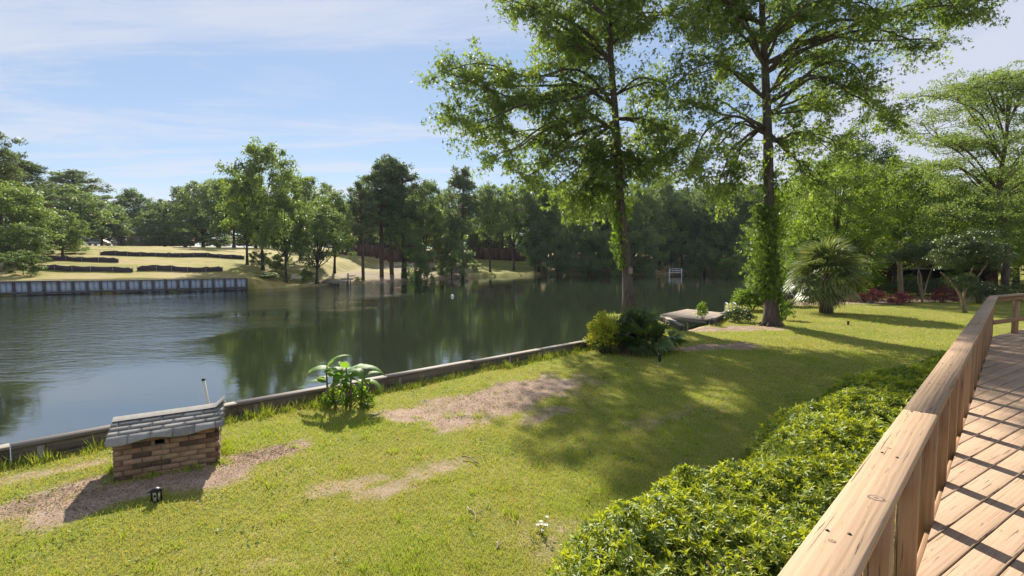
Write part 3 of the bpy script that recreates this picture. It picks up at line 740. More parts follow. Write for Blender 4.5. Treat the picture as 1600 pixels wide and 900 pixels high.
# ------------------------------------------------------------------ the two tall trees on the lawn
def hero(name, label, d0, trunk_px, r0, specs, seed, nrand, zrange, lmax, ivy=None, per=18, leaf=.17):
    g = np.random.default_rng(seed)
    tp = [at(x, y, d0) for x, y in trunk_px]
    tp[0][2] = -0.15
    base = np.array((tp[0][0], d0, 0.0))
    t = thing(name, label, 'tree', base)
    path = curve(tp, 22); H = path[-1][2]
    rad = r0*(1-.80*np.clip(path[:, 2]/H, 0, 1)**.85); rad[0] *= 1.55; rad[1] *= 1.12
    G = Geo(); G.add(*tube(path, rad, 14, .035))
    # root flare
    for k in range(6):
        a = 6.283*k/6+g.uniform(-.3, .3); l = r0*g.uniform(1.7, 2.4)
        G.add(*tube(curve([base+(0, 0, .55), base+np.array((math.cos(a)*r0*.95, math.sin(a)*r0*.95, .16)), base+np.array((math.cos(a)*l, math.sin(a)*l, -.06))], 6), np.linspace(r0*.45, r0*.16, 6), 6))
    def trunk_at(z):
        i = int(np.argmin(np.abs(path[:, 2]-z))); return path[i], rad[i]
    limbs = []
    for sp in specs:
        dys = sp[1] if isinstance(sp[1], tuple) and not isinstance(sp[0], tuple) else None
        pts = sp[0] if dys is not None else sp
        for dy in (dys or (0.0,)):
            q = [at(p[0]+g.uniform(-6, 6)*(j > 1), p[1]+g.uniform(-6, 6)*(j > 1), d0+dy*j/(len(pts)-1)) for j, p in enumerate(pts)]
            limbs.append(q)
    for k in range(nrand):
        z = zrange[0]+(zrange[1]-zrange[0])*(k+g.uniform(0, 1))/nrand
        s, _ = trunk_at(z); a = g.uniform(0, 6.283)
        l = lmax*(1-.62*((z-zrange[0])/(zrange[1]-zrange[0]))**1.3)*g.uniform(.65, 1.1)
        e = s+np.array((math.cos(a)*l, math.sin(a)*l, l*g.uniform(-.05, .45)))
        limbs.append([s, (s*2+e)/3+np.array((0, 0, .25*l*.4)), (s+2*e)/3+np.array((0, 0, .15*l*.4)), e])
    C = []; Rr = []; VV = []
    for q in limbs:
        q = [np.asarray(p_)+(g.normal(0, .16, 3) if 0 < j_ < len(q)-1 else 0) for j_, p_ in enumerate(q)]
        c = curve(q, 16); c[2:] += np.cumsum(g.normal(0, .035, (14, 3)), 0); Lr = np.linalg.norm(c[-1]-c[0]); rb = min(.085, .024+.010*Lr)
        G.add(*tube(c, np.linspace(rb, .010, 16), 6, .06))
        nb = int(6+Lr*3.4); lv = g.uniform(.1, .75)
        for k in range(nb):
            u = .22+.78*(k+g.uniform(0, 1))/nb
            p = c[min(15, int(u*15))]
            dr = unit(np.array((g.normal(), g.normal(), g.normal()*.8-.18)))
            if fnoise(p[None], .85, seed % 4)[0] < -.09 and g.uniform() < .85: continue
            l = g.uniform(.45, 1.5)*(1.15-.35*u)*leaf/.15
            e = p+dr*l+np.array((0, 0, -.12*l))
            G.add(*tube([p, (p+e)/2+np.array((0, 0, .09*l))+g.normal(0, .05, 3), e], [.016, .011, .006], 4, cap=False))
            for w in ((.4, .24), (.72, .31), (1.0, .37)):
                C.append(p+(e-p)*w[0]); Rr.append(w[1]*g.uniform(.7, 1.25)*leaf/.15); VV.append(np.clip(lv+g.normal(0, .2), 0, 1))
        C.append(c[-1]); Rr.append(.30); VV.append(lv)
    V, F, a = blob_leaves(g, np.array(C), np.array(Rr), per, leaf, .85, .85, np.array(VV), T_STAR, .35, .36)
    part('trunk', G, M['bark'], t, True)
    part('crown', Geo().add(V, F, a), M['gum'], t)
    if ivy:
        IP = []; IN = []; IR = []
        for z0, z1, rmax, n, side, spread in ivy:
            z = g.uniform(z0, z1, n); f = (z-z0)/(z1-z0)
            th = (side if side is not None else 0)+g.normal(0, spread, n) if side is not None else g.uniform(0, 6.283, n)
            k = np.argmin(np.abs(path[:, 2][None]-z[:, None]), 1)
            env = rmax*(.35+.65*np.sin(np.clip(f, 0, 1)*3.0)**.7)*(1+.45*fnoise(np.stack([np.cos(th)*1.3, np.sin(th)*1.3, z*1.1], 1), 1.4, 1))
            r = rad[k]*1.02+env*g.uniform(0, 1, n)**1.3
            # interpolate the trunk axis
            ax = np.stack([np.interp(z, path[:, 2], path[:, 0]), np.interp(z, path[:, 2], path[:, 1])], 1)
            dirv = np.stack([np.cos(th), np.sin(th), np.zeros(n)], 1)
            IP.append(np.column_stack([ax, z])+dirv*r[:, None]); IN.append(unit(dirv+g.normal(size=(n, 3))*.55+np.array((0, 0, .35))))
        IP = np.concatenate(IP); IN = np.concatenate(IN); n = len(IP)
        D = unit(np.cross(IN, g.normal(size=(n, 3)))); D[:, 2] -= .7; D = unit(D)
        s = .15*g.uniform(.6, 1.3, n)
        v = np.clip(.5+.3*fnoise(IP, 1.2, 2)+g.normal(0, .22, n), 0, 1)
        V, F, a = leaves(T_STAR, IP, D, IN, s, s*.95, v)
        part('climbing_ivy', Geo().add(V, F, a), M['ivy'], t, label='green ivy climbing the trunk')
    return t, path, rad
D3 = (0, 2.4, -2.4)
H1 = [
    ([(963, 205), (920, 182), (870, 196), (810, 232), (765, 258)], (0, 1.6, -1.6)), ([(960, 165), (900, 112), (830, 122), (740, 108), (672, 132)], (-.6, 1.2)), ([(958, 135), (880, 152), (800, 172), (735, 196), (705, 165)], (.2, -1.8)),
    ([(955, 95), (900, 42), (840, 12), (785, 5)], D3), ([(963, 150), (900, 140), (820, 150), (760, 150), (690, 105)], (1.0, -1.0)), ([(966, 218), (935, 255), (912, 300), (898, 345)], (0, 1.2, -1.2)), ([(966, 235), (940, 260), (925, 290), (910, 320)], (.6, -.6)),
    ([(964, 225), (930, 235), (905, 270), (880, 290)], (1.0, -1.0)), ([(966, 240), (990, 250), (1015, 255), (1025, 245)], (1., -1.)), ([(960, 190), (900, 215), (850, 215), (780, 210), (735, 215)], (0, 1.5)),
    ([(955, 70), (1000, 30), (1040, 12)], (0, 2.0, -2.0)), ([(962, 185), (1005, 185), (1050, 205), (1072, 228)], (0, 2.2, -2.2)), ([(966, 235), (995, 255), (1008, 285)], (0, .9, -.9)),
    ([(960, 150), (1000, 120), (1040, 130), (1065, 160)], (1.5, -1.5)), ([(952, 30), (900, -10), (850, -20), (800, 20)], (.8, -2.)), ([(965, 200), (930, 205), (880, 235), (840, 262), (800, 268)], (.8, -1.2)), ([(955, 95), (920, 75), (880, 70), (845, 60)], D3)]
T1, path1, rad1 = hero('sweetgum_tree', 'tall tree with birdhouse on its trunk behind the palmetto clump', 24.5,
    [(984, 499), (978, 400), (968, 300), (963, 200), (955, 100), (950, 0), (945, -100), (941, -200), (938, -260)], 0.265, H1, 21, 26, (13, 21.5), 5.0,
    ivy=[(2.3, 5.0, .42, 750, 3.25, .55), (4.4, 7.6, .8, 800, 3.2, .5), (4.6, 7.6, .7, 520, 0.0, .5)], leaf=.205)
H2 = [
    ([(1200, 212), (1150, 192), (1110, 220), (1088, 250), (1078, 262)], (0, 1.8, -1.8)), ([(1199, 190), (1155, 238), (1135, 285), (1120, 318)], (0, 1.0, -1.0)), ([(1197, 155), (1140, 112), (1095, 102), (1062, 125)], D3), ([(1195, 105), (1150, 42), (1105, 32), (1075, 55)], D3),
    ([(1197, 165), (1260, 122), (1330, 142), (1388, 180), (1404, 205)], (0, -1.5)), ([(1195, 115), (1280, 52), (1380, 22), (1470, 12), (1545, 22)], (0, 1.5, -1.5)), ([(1195, 65), (1260, 12), (1350, -18), (1450, -8), (1505, 42)], (0.5, -1.5)),
    ([(1200, 222), (1250, 212), (1290, 222), (1322, 242)], (0, 2.0, -2.0)), ([(1200, 205), (1240, 240), (1270, 270), (1295, 285)], (.5, -1.0)), ([(1198, 190), (1270, 110), (1330, 112), (1362, 155)], (1.5, -1.5)),
    ([(1200, 200), (1160, 170), (1120, 160), (1090, 175)], (2.2, -2.2)), ([(1197, 150), (1240, 110), (1270, 90), (1300, 85)], D3), ([(1195, 80), (1230, 40), (1290, 15), (1340, 30), (1370, 70)], (1.2, -1.2)), ([(1193, 40), (1140, 0), (1100, -15), (1060, 0)], D3), ([(1198, 175), (1230, 160), (1265, 160), (1290, 180)], (2.0, -2.0, 0)),
    ([(1195, 100), (1290, 60), (1360, 50), (1420, 60), (1440, 70)], (.8, -.8))]
T2, path2, rad2 = hero('sweetgum_tree', 'tall tree with thick ivy column beside the fan palm lawn', 21.3,
    [(1206, 512), (1204, 430), (1201, 300), (1200, 220), (1195, 100), (1190, 0), (1188, -120), (1186, -220)], .285, H2, 22, 28, (11.0, 18.5), 4.6,
    ivy=[(1.1, 4.9, .42, 2300, None, 1), (1.3, 5.0, .85, 1900, 3.4, .6), (3.6, 6.4, .9, 800, .1, .6), (5.2, 6.8, .5, 240, 3.2, .5), (.2, 1.8, .35, 320, -.3, .5)])

# birdhouse on the first trunk
def birdhouse():
    c = at(986.5, 423, 24.1); ti = int(np.argmin(np.abs(path1[:, 2]-c[2])))
    c = np.array((path1[ti][0]+.10, 24.5-rad1[ti]-.07, c[2]))
    t = thing('birdhouse', 'small pale wooden birdhouse fixed to the tall trunk', 'birdhouse', c-(0, 0, .13))
    part('body', Geo().add(*bar(c-(0, 0, .15), c+(0, 0, .12), .17, .14, .004)), M['dock'], t)
    part('roof', Geo().add(*bar(c+(-.10, 0, .125), c+(.10, 0, .125), .19, .02, .003)), M['dock'], t)
    part('entrance_hole', Geo().add(*tube([c+(0, -.058, .03), c+(0, -.066, .03)], .02, 10)), M['dark'], t)  # near-black disc, the hole's shade is in its colour
    part('mounting_board', Geo().add(*bar(c+(0, .066, -.2), c+(0, .066, .2), .05, .015, .002)), M['dock'], t)
birdhouse()

# ------------------------------------------------------------------ near timber seawall
def seawall():
    t = thing('timber_seawall', 'low weathered timber seawall between the lawn and the lake', 'seawall', (0, 12, 0))
    pts = [np.array(p, float) for p in NEAR_WALL]
    pts[0] = np.array((-24.0, -10.2))
    g = np.random.default_rng(5)
    def board(name, a, b, w, h, mat):
        me = None
        d = b-a; L = np.linalg.norm(d)
        V, F = bar((0, 0, 0), (L, 0, 0), w, h, .008)
        o = mkobj(name, Geo().add(V, F).mesh(name), mat, t, a-np.array((0, 12, 0)))
        o.rotation_euler = (0, -math.asin(d[2]/L), math.atan2(d[1], d[0]))
    TOP = .20
    for i in range(len(pts)-1):
        if i in (5, 6, 7, 9): continue
        a, b = pts[i], pts[i+1]; L = np.linalg.norm(b-a); n = max(1, round(L/2.5)); u = (b-a)/L
        nrm = np.array((u[1], -u[0]))            # towards the lawn
        for k in range(n):
            p, q = a+u*(L*k/n+.006), a+u*(L*(k+1)/n-.006)
            j1, j2 = g.normal(0, .012, 2)
            P3 = lambda v, off, z: np.array((v[0]+nrm[0]*off, v[1]+nrm[1]*off, z))
            board('cap_board', P3(p, .0, TOP+.02+j1), P3(q, .0, TOP+.02+j1*.4+j2*.3), .20, .045, M['grey_wood'])
            board('face_board', P3(p, .045, TOP-.095+j2*.3), P3(q, .045, TOP-.095+j1*.3), .045, .165, M['wall_wood'])
            board('face_board', P3(p, .052, TOP-.275), P3(q, .052, TOP-.275), .045, .185, M['wall_wood'])
            board('sheet_board', P3(p, -.05, -.45), P3(q, -.05, -.45), .05, 1.2, M['pile'])
            m = (p+q)/2 if k % 2 else p+u*.3
            board('wall_post', P3(m, .09, -.4), P3(m, .09, TOP-.03), .09, .05, M['grey_wood'])
seawall()

# small dock on the right of the palmetto clump
def near_dock():
    z = .12
    A, B, Cc, Dd = gr(1032, 492, z), gr(1074, 482, z), gr(1142, 490.5, z), gr(1104, 501, z)
    t = thing('small_dock', 'low square wooden dock behind the palmetto clump', 'dock', Dd)
    u = unit(Cc-Dd); w = unit(A-Dd); L = np.linalg.norm(Cc-Dd); W = np.linalg.norm(A-Dd)
    n = int(W/.15)
    for k in range(n):
        p = Dd+w*(k+.5)*(W/n)
        V, F = bar((0, 0, 0), (L, 0, 0), W/n-.012, .035, .004)
        o = mkobj('dock_board', Geo().add(V, F).mesh('dock_board'), M['dock'], t, p-Dd+(0, 0, rng.normal(0, .003)))
        o.rotation_euler = (0, 0, math.atan2(u[1], u[0]))
    for off in (.05, .5, .95):
        s = Dd+u*L*off
        part('joist', Geo().add(*bar(s-(0, 0, .10), s+w*W-(0, 0, .10), .05, .15)), M['pile'], t)
        for k in (.08, .92):
            q = s+w*W*k
            part('piling', Geo().add(*tube([q+(0, 0, -1.9), q+(0, 0, -.05)], .07, 8)), M['pile'], t)
    part('edge_beam', Geo().add(*bar(Dd-u*.02-(0, 0, .08), A-u*.02-(0, 0, .08), .04, .11)), M['grey_wood'], t)
    # ladder rails at the dock's right end
    l0 = gr(1140, 487.5, .1)+np.array((.25, .35, 0))
    t2 = thing('dock_ladder', 'grey metal ladder rails at the right end of the small dock', 'ladder', l0)
    for s in (-.2, .2):
        p = l0+np.array((s, .0, 0))
        part('rail', Geo().add(*tube(curve([p+(0, .35, -.9), p+(0, .35, .25), p+(0, .15, .40), p+(0, -.12, .30), p+(0, -.15, 0)], 12), .022, 6)), M['steel'], t2, True)
    for z2 in (-.5, -.2, .1): part('rung', Geo().add(*tube([l0+(-.2, .35, z2), l0+(.2, .35, z2)], .018, 6)), M['steel'], t2)
near_dock()

# ------------------------------------------------------------------ far bulkhead with panels and piles
def bulkhead():
    a0 = np.array((-28.0, 54.0)); dirv = unit(np.array((-44.7, 45.1))-a0); base = np.array((*a0, WATER_Z))
    t = thing('bulkhead', 'pale blue grey panel bulkhead with dark piles along the left far shore', 'bulkhead', base)
    n = 30; sp = 1.02; rz = math.atan2(dirv[1], dirv[0])
    nr = np.array((-dirv[1], dirv[0])); nr = nr if nr[1] < 0 else -nr
    pm = Geo().add(*boxv((0, 0, 0), (sp*.44, .06, 1.15))).mesh('panel'); pm.materials.append(M['vinyl'])
    qm = Geo().add(*bar((0, 0, -.8), (0, 0, .68), .17, .17, .03)).mesh('pile'); qm.materials.append(M['pile'])
    for k in range(n):
        for h in (0, 1):
            c = a0+dirv*(sp*(k+.27+.47*h))
            o = mkobj('panel', pm, None, t, (c[0]-a0[0], c[1]-a0[1], .62+.02*rng.normal())); o.rotation_euler = (0, .01*rng.normal(), rz)
        c = a0+dirv*sp*k+nr*.10
        o = mkobj('pile', qm, None, t, (c[0]-a0[0], c[1]-a0[1], .52+.05*rng.normal())); o.rotation_euler = (0, 0, rz)
    for z, w, hh, off in ((1.22, .30, .08, .02), (.22, .10, .16, .16)):
        p = a0+nr*off; q = p+dirv*sp*n
        part('cap_beam' if z > 1 else 'wale', Geo().add(*bar((*p, WATER_Z+z), (*q, WATER_Z+z), w, hh)), M['grey_wood'] if z > 1 else M['pile'], t)
    p = a0-nr*.10; q = p+dirv*sp*n
    part('backing', Geo().add(*bar((*p, WATER_Z+.3), (*q, WATER_Z+.3), .05, 1.7)), M['pile'], t)
    # pale swim platform on the wall
    s0 = a0+dirv*sp*14.8; s1 = a0+dirv*sp*19.4
    t2 = thing('wall_platform', 'narrow pale landing set on the top of the bulkhead', 'landing', (*s0, WATER_Z+1.28))
    for k in range(3):
        o = nr*(.22-.24*k)
        part('plank', Geo().add(*bar((*(s0+o), WATER_Z+1.30), (*(s1+o), WATER_Z+1.30), .21, .05)), M['dock'], t2)
bulkhead()

def silt_fence(p0, p1, label, d0, d1, h=.62):
    """dark fabric on stakes following the slope; p are image columns, d distances"""
    x0 = at(p0, 400, d0)[0]; x1 = at(p1, 400, d1)[0]
    L = math.hypot(x1-x0, d1-d0); n = max(4, int(L/1.6))
    pts = [(x0+(x1-x0)*k/n, d0+(d1-d0)*k/n+.25*math.sin(k*1.7)) for k in range(n+1)]
    base = np.array((x0, d0, gz(x0, d0)))
    t = thing('silt_fence', label, 'silt fence', base, 'silt fences on the cleared slope')
    V = []; F = []
    m = 0
    sub = []
    for k in range(n):
        for j in range(4):
            f = j/4; sub.append((pts[k][0]*(1-f)+pts[k+1][0]*f, pts[k][1]*(1-f)+pts[k+1][1]*f, math.sin(f*3.1416)))
    sub.append((*pts[-1], 0))
    hs = h*(1+.07*np.sin(np.arange(len(sub))*.31+p0))+rng.normal(0, .025, len(sub))
    tl = np.minimum(1, np.minimum(np.arange(len(sub)), np.arange(len(sub))[::-1])/2+.6)
    for (x, y, s), hh, e in zip(sub, hs, tl):
        z = gz(x, y)
        V += [(x, y, z-.05), (x, y-.12*s, z+hh*e*.5), (x, y-.03*s, z+hh*e-.08*s), (x, y+.012, z+hh*e-.08*s), (x, y+.012, z-.05)]
    for k in range(len(sub)-1):
        for q in range(4): F.append((5*k+q, 5*k+5+q, 5*k+6+q, 5*k+1+q))
    part('fabric', Geo().add(np.array(V), np.array(F)), M['silt'], t)
    for k in range(0, n+1):
        x, y = pts[k]; z = gz(x, y)
        part('stake', Geo().add(*bar((x, y-.06, z-.1), (x+.02*math.sin(k*3), y-.06, z+h*.95), .06, .04)), M['stake'], t)
silt_fence(50, 205, 'dark silt fence lowest on the left of the cleared slope', 53.2, 54.6, .58)
silt_fence(214, 346, 'dark silt fence lowest on the right of the cleared slope', 56, 59, .6)
silt_fence(72, 184, 'dark silt fence second row up on the left slope', 62, 63.5, .6)
silt_fence(157, 382, 'long dark silt fence highest on the cleared slope', 71, 76, .62)

# ------------------------------------------------------------------ things beyond the far bank
def house_left():
    d = 133.0; x0 = at(178, 400, d)[0]; x1 = at(275, 400, d)[0]; z = gz(x0, d)+.2
    t = thing('house', 'tan house with grey roof and white garage door under the trees', 'house', (x0, d, z))
    part('wall', Geo().add(*boxv(((x0+x1)/2, d+4, z+1.3), (x1-x0, 8, 2.8))), M['tanwall'], t)
    V = np.array([(x0-.5, d-.6, z+2.7), (x1+.5, d-.6, z+2.7), (x1+.5, d+8.6, z+2.7), (x0-.5, d+8.6, z+2.7), (x0+2, d+4, z+5.2), (x1-2, d+4, z+5.2)])
    part('roof', Geo().add(V, [np.array([(0, 1, 5, 4), (2, 3, 4, 5), (3, 2, 1, 0)]), np.array([(1, 2, 5), (3, 0, 4)])]), M['roofgrey'], t)
    gx0 = at(176, 400, d)[0]+.2; gx1 = at(198, 400, d)[0]
    g = part('garage_door', Geo().add(*boxv(((gx0+gx1)/2, d-.03, z+1.05), (gx1-gx0, .1, 2.1))), M['white'], t)
    for k in range(1, 4): part('panel_joint', Geo().add(*boxv(((gx0+gx1)/2, d-.085, z+.5*k), (gx1-gx0-.1, .02, .03))), M['flash'], g)
    for px in (222, 240, 258):
        wx = at(px, 400, d)[0]
        w = part('window', Geo().add(*boxv((wx, d-.03, z+1.5), (1.3, .08, 1.2))), M['white'], t)
        part('pane', Geo().add(*boxv((wx, d-.08, z+1.5), (1.1, .04, 1.0))), M['glass'], w)
    part('chimney', Geo().add(*boxv(((x0+x1)/2+3, d+3, z+5.2), (1.0, .9, 2.0))), M['redbrick'], t)
    fx = at(170, 400, d-1)[0]
    t2 = thing('brick_pier', 'short red brown pier left of the garage door', 'pier', (fx, d-1.2, z-.1))
    part('shaft', Geo().add(*boxv((fx, d-1.2, z+1.0), (1.4, .5, 2.2))), M['redbrick'], t2)
    part('cap', Geo().add(*boxv((fx, d-1.2, z+2.14), (1.6, .65, .1))), M['concrete'], t2)
    # drive
    a = at(140, 400, 122)[0]; b = at(205, 400, 122)[0]
    n = 8; V = []
    for k in range(n+1):
        for yy in (118, 124, 131):
            x = a+(b-a)*k/n; V.append((x, yy, gz(x, yy)+.06))
    F = [(3*k+j, 3*k+3+j, 3*k+4+j, 3*k+1+j) for k in range(n) for j in range(2)]
    o = single('driveway', Geo().add(np.array(V), np.array(F)), M['concrete'], 'pale concrete drive in front of the garage', None, (a, 118, 0), kind='structure')
house_left()

def car():
    d = 116.0; x, zz = at(155, 400, d)[0], 0
    z = gz(x, d); L = 4.4
    t = thing('parked_car', 'pale sedan parked under the big shady oak on the left', 'car', (x, d, z))
    prof = [(-2.2, .35), (-2.18, .75), (-1.55, .92), (-.95, 1.0), (-.35, 1.42), (.75, 1.44), (1.45, 1.02), (2.05, .95), (2.2, .7), (2.18, .35)]
    V = []
    for sy, ins in ((-.86, 0), (.86, 0)):
        for px_, pz in prof:
            k = .16 if pz > 1.2 else 0
            V.append((x+px_, d+(sy+k if sy < 0 else sy-k), z+pz))
    n = len(prof)
    F = [(i, (i+1) % n, (i+1) % n+n, i+n) for i in range(n)]
    part('body', Geo().add(np.array(V), [np.array(F), np.array([tuple(range(n-1, -1, -1)), tuple(range(n, 2*n))])]), M['car'], t)
    for pts in ([(-.80, 1.02), (-.30, 1.36), (.18, 1.37), (.18, 1.02)], [(.24, 1.02), (.24, 1.37), (.70, 1.37), (1.22, 1.03)]):
        P = [(x+a, d-.885+(.13 if b > 1.2 else 0), z+b) for a, b in pts]
        part('window', Geo().add(np.array(P+[(p[0], p[1]+.03, p[2]) for p in P]), [np.array([(0, 3, 2, 1), (4, 5, 6, 7)])]), M['glass'], t)
    for wx in (-1.35, 1.4):
        for sy in (-.8, .8):
            w = part('wheel', Geo().add(*tube([(x+wx, d+sy-.1, z+.32), (x+wx, d+sy+.1, z+.32)], .32, 16)), M['rubber'], t)
            part('rim', Geo().add(*tube([(x+wx, d+sy*1.13-.01, z+.32), (x+wx, d+sy*1.13+.01, z+.32)], .19, 12)), M['steel'], w)
    for s in (-1, 1): part('headlight', Geo().add(*boxv((x-2.17, d+s*.6, z+.68), (.08, .36, .14))), M['white'], t)
car()

def bin_(px, d, label, cat, name, w, h, mat):
    x = at(px, 400, d)[0]; z = gz(x, d)
    t = thing(name, label, cat, (x, d, z))
    part('body', Geo().add(*bar((x, d, z), (x, d, z+h*.86), w, w*.9, .06)), mat, t)
    part('lid', Geo().add(*bar((x, d, z+h*.86), (x, d, z+h), w*1.12, w*1.02, .05)), mat, t)
bin_(193, 108, 'dark bin standing at the end of the pale drive', 'bin', 'wheelie_bin', 1.0, 2.0, M['black'])

def board_fence(px0, px1, d0, d1, h, label, lattice=True):
    x0, x1 = at(px0, 400, d0)[0], at(px1, 400, d1)[0]
    L = math.hypot(x1-x0, d1-d0); n = int(L/1.2)
    t = thing('board_fence', label, 'fence', (x0, d0, gz(x0, d0)))
    for k in range(n):
        p = (x0+(x1-x0)*k/n, d0+(d1-d0)*k/n); q = (x0+(x1-x0)*(k+.985)/n, d0+(d1-d0)*(k+.985)/n)
        z = gz(*p)
        part('fence_panel', Geo().add(*bar((*p, z+h/2), (*q, z+h/2+rng.normal(0, .03)), .06, h)), M['brownwall'], t)
        part('post', Geo().add(*bar((p[0], p[1]-.08, z-.2), (p[0], p[1]-.08, z+h+.12), .12, .12)), M['brownwall'], t)
board_fence(520, 700, 104, 106, 2.3, 'brown board fence behind the pine cluster on the sandy bank')
board_fence(738, 832, 116, 118, 2.6, 'dark brown board fence behind the bright green patch')
def house_mid(px0, px1, d, label, wallh=2.9):
    x0, x1 = at(px0, 400, d)[0], at(px1, 400, d)[0]; z = gz((x0+x1)/2, d)
    t = thing('house', label, 'house', (x0, d, z))
    part('wall', Geo().add(*boxv(((x0+x1)/2, d+4, z+wallh/2), (x1-x0, 8, wallh))), M['tanwall'], t)
    V = np.array([(x0-.5, d-.6, z+wallh), (x1+.5, d-.6, z+wallh), (x1+.5, d+8.6, z+wallh), (x0-.5, d+8.6, z+wallh), (x0-.5, d+4, z+wallh+2.2), (x1+.5, d+4, z+wallh+2.2)])
    part('roof', Geo().add(V, [np.array([(0, 1, 5, 4), (2, 3, 4, 5), (3, 2, 1, 0)]), np.array([(1, 2, 5), (3, 0, 4)])]), M['roofgrey'], t)
    n = int((x1-x0)/3.2)
    for k in range(n):
        wx = x0+(x1-x0)*(k+.5)/n
        w = part('window', Geo().add(*boxv((wx, d-.03, z+1.7), (1.5, .08, 1.4))), M['white'], t)
        part('pane', Geo().add(*boxv((wx, d-.08, z+1.7), (1.3, .04, 1.2))), M['glass'], w)
house_mid(520, 640, 118, 'tan house hidden behind the pines and brown fence')
house_mid(732, 800, 132, 'tan house glimpsed behind the bright green patch')

def white_bench():
    p = gr(464, 442, -.1); x, y = p[0], 61.0; x = at(464, 440, y)[0]; z = gz(x, y)
    t = thing('garden_bench', 'small white bench near the waterline between two trunks', 'bench', (x, y, z))
    w = .68
    for k in range(3): part('seat_slat', Geo().add(*bar((x-w, y-.18+.15*k, z+.42), (x+w, y-.18+.15*k, z+.42), .12, .03)), M['white'], t)
    for k in range(3): part('back_slat', Geo().add(*bar((x-w, y+.22, z+.55+.14*k), (x+w, y+.22, z+.55+.14*k), .03, .09)), M['white'], t)
    for sx in (-w, w):
        for sy in (-.2, .22): part('leg', Geo().add(*bar((x+sx, y+sy, z-.05), (x+sx, y+sy, z+(.42 if sy < 0 else .92)), .07, .06)), M['white'], t)
        part('armrest', Geo().add(*bar((x+sx, y-.24, z+.64), (x+sx, y+.24, z+.64), .07, .03)), M['white'], t)
white_bench()
def landing():
    y = 62.7; xa, xb = at(508, 437, y)[0], at(545, 437, y)[0]; z = .02
    t = thing('small_landing', 'small wooden landing on the far waterline beside a post', 'landing', (xa, y, WATER_Z))
    for k in range(7): part('plank', Geo().add(*bar((xa, y-.7+.22*k, z+.02), (xb, y-.7+.22*k, z+.02), .20, .05)), M['dock'], t)
    part('front_beam', Geo().add(*bar((xa, y-.84, z-.16), (xb, y-.84, z-.16), .06, .30)), M['grey_wood'], t)
    for x in (xa, (xa+xb)/2, xb):
        for yy in (y-.78, y+.6): part('leg', Geo().add(*bar((x, yy, -1.6), (x, yy, z-.02), .14, .14)), M['pile'], t)
    part('mooring_post', Geo().add(*tube([(xb+.1, y-.6, -1.6), (xb+.1, y-.6, .95)], .08, 8)), M['pile'], t)
landing()
def white_landing():
    y = 97.0; xa, xb = at(1044, 425, y)[0], at(1063, 425, y)[0]; z = .05
    t = thing('white_landing', 'little white railed landing on the far shore right of the birdhouse trunk', 'landing', (xa, y, WATER_Z))
    for k in range(6): part('plank', Geo().add(*bar((xa, y-.7+.25*k, z), (xb, y-.7+.25*k, z), .22, .07)), M['white'], t)
    for x in (xa, xb):
        part('post', Geo().add(*bar((x, y-.8, -1.5), (x, y-.8, z+.75), .12, .12)), M['white'], t)
    for x in (xa, xa+(xb-xa)*.6): part('tall_post', Geo().add(*bar((x, y+.6, -1.5), (x, y+.6, z+2.0), .12, .12)), M['pile'], t)
    for zz in (.35, .7): part('rail', Geo().add(*bar((xa, y-.8, z+zz), (xb, y-.8, z+zz), .06, .10)), M['white'], t)
white_landing()
def white_fence():
    t = None; pts = [(at(-30, 400, 47.5)[0], 47.5), (at(2, 400, 51)[0], 51), (at(32, 400, 57)[0], 57)]
    t = thing('picket_fence', 'pale plank fence at the left edge below the trees', 'fence', (*pts[0], gz(*pts[0])))
    for i in range(2):
        (x0, y0), (x1, y1) = pts[i], pts[i+1]; n = int(math.hypot(x1-x0, y1-y0)/.5)
        for k in range(n):
            x, y = x0+(x1-x0)*k/n, y0+(y1-y0)*k/n; z = gz(x, y)
            part('picket', Geo().add(*bar((x, y, z-.1), (x, y, z+.85), .30, .03)), M['stake'], t)
        for h in (.25, .65): part('rail', Geo().add(*bar((x0, y0+.05, gz(x0, y0)+h), (x1, y1+.05, gz(x1, y1)+h), .05, .08)), M['stake'], t)
white_fence()
def buoy():
    p = gr(707, 463.5, WATER_Z)
    th = np.linspace(0, np.pi, 9); path = np.column_stack([np.zeros(9), np.zeros(9), -np.cos(th)*.14])+p+(0, 0, .05)
    single('float_ball', Geo().add(*tube(path, np.maximum(.004, np.sin(th)*.14), 12)), M['white'], 'small white ball floating in the middle of the lake', 'float', p, smooth=True)
buoy()

# building behind the right shrubs
def right_building():
    d = 44.0; x0, x1 = at(1375, 430, d)[0], at(1560, 430, d)[0]
    t = thing('garden_building', 'low dark red brick building behind the right shrubs', 'building', (x0, d, 0))
    part('wall', Geo().add(*boxv(((x0+x1)/2, d+3, .95), (x1-x0, 6, 1.95))), M['redbrick'], t)
    V = np.array([(x0-.4, d-.7, 1.95), (x1+.4, d-.7, 1.95), (x1+.4, d+6.6, 1.95), (x0-.4, d+6.6, 1.95), (x0-.4, d+3, 2.7), (x1+.4, d+3, 2.7)])
    part('roof', Geo().add(V, [np.array([(0, 1, 5, 4), (2, 3, 4, 5), (3, 2, 1, 0)]), np.array([(1, 2, 5), (3, 0, 4)])]), M['roofgrey'], t)
    part('gutter', Geo().add(*bar((x0-.4, d-.72, 1.9), (x1+.4, d-.72, 1.9), .1, .12)), M['flash'], t)
    for k in range(3):
        wx = x0+(x1-x0)*(.25+.27*k)
        w = part('shade_panel', Geo().add(*boxv((wx, d-.03, .85), (1.9, .1, 1.7))), M['dark'], t)  # near-black box on the wall stands in for deep shade
        for s in (-.98, .98): part('jamb', Geo().add(*boxv((wx+s, d-.06, .86), (.1, .14, 1.74))), M['brownwall'], w)
right_building()

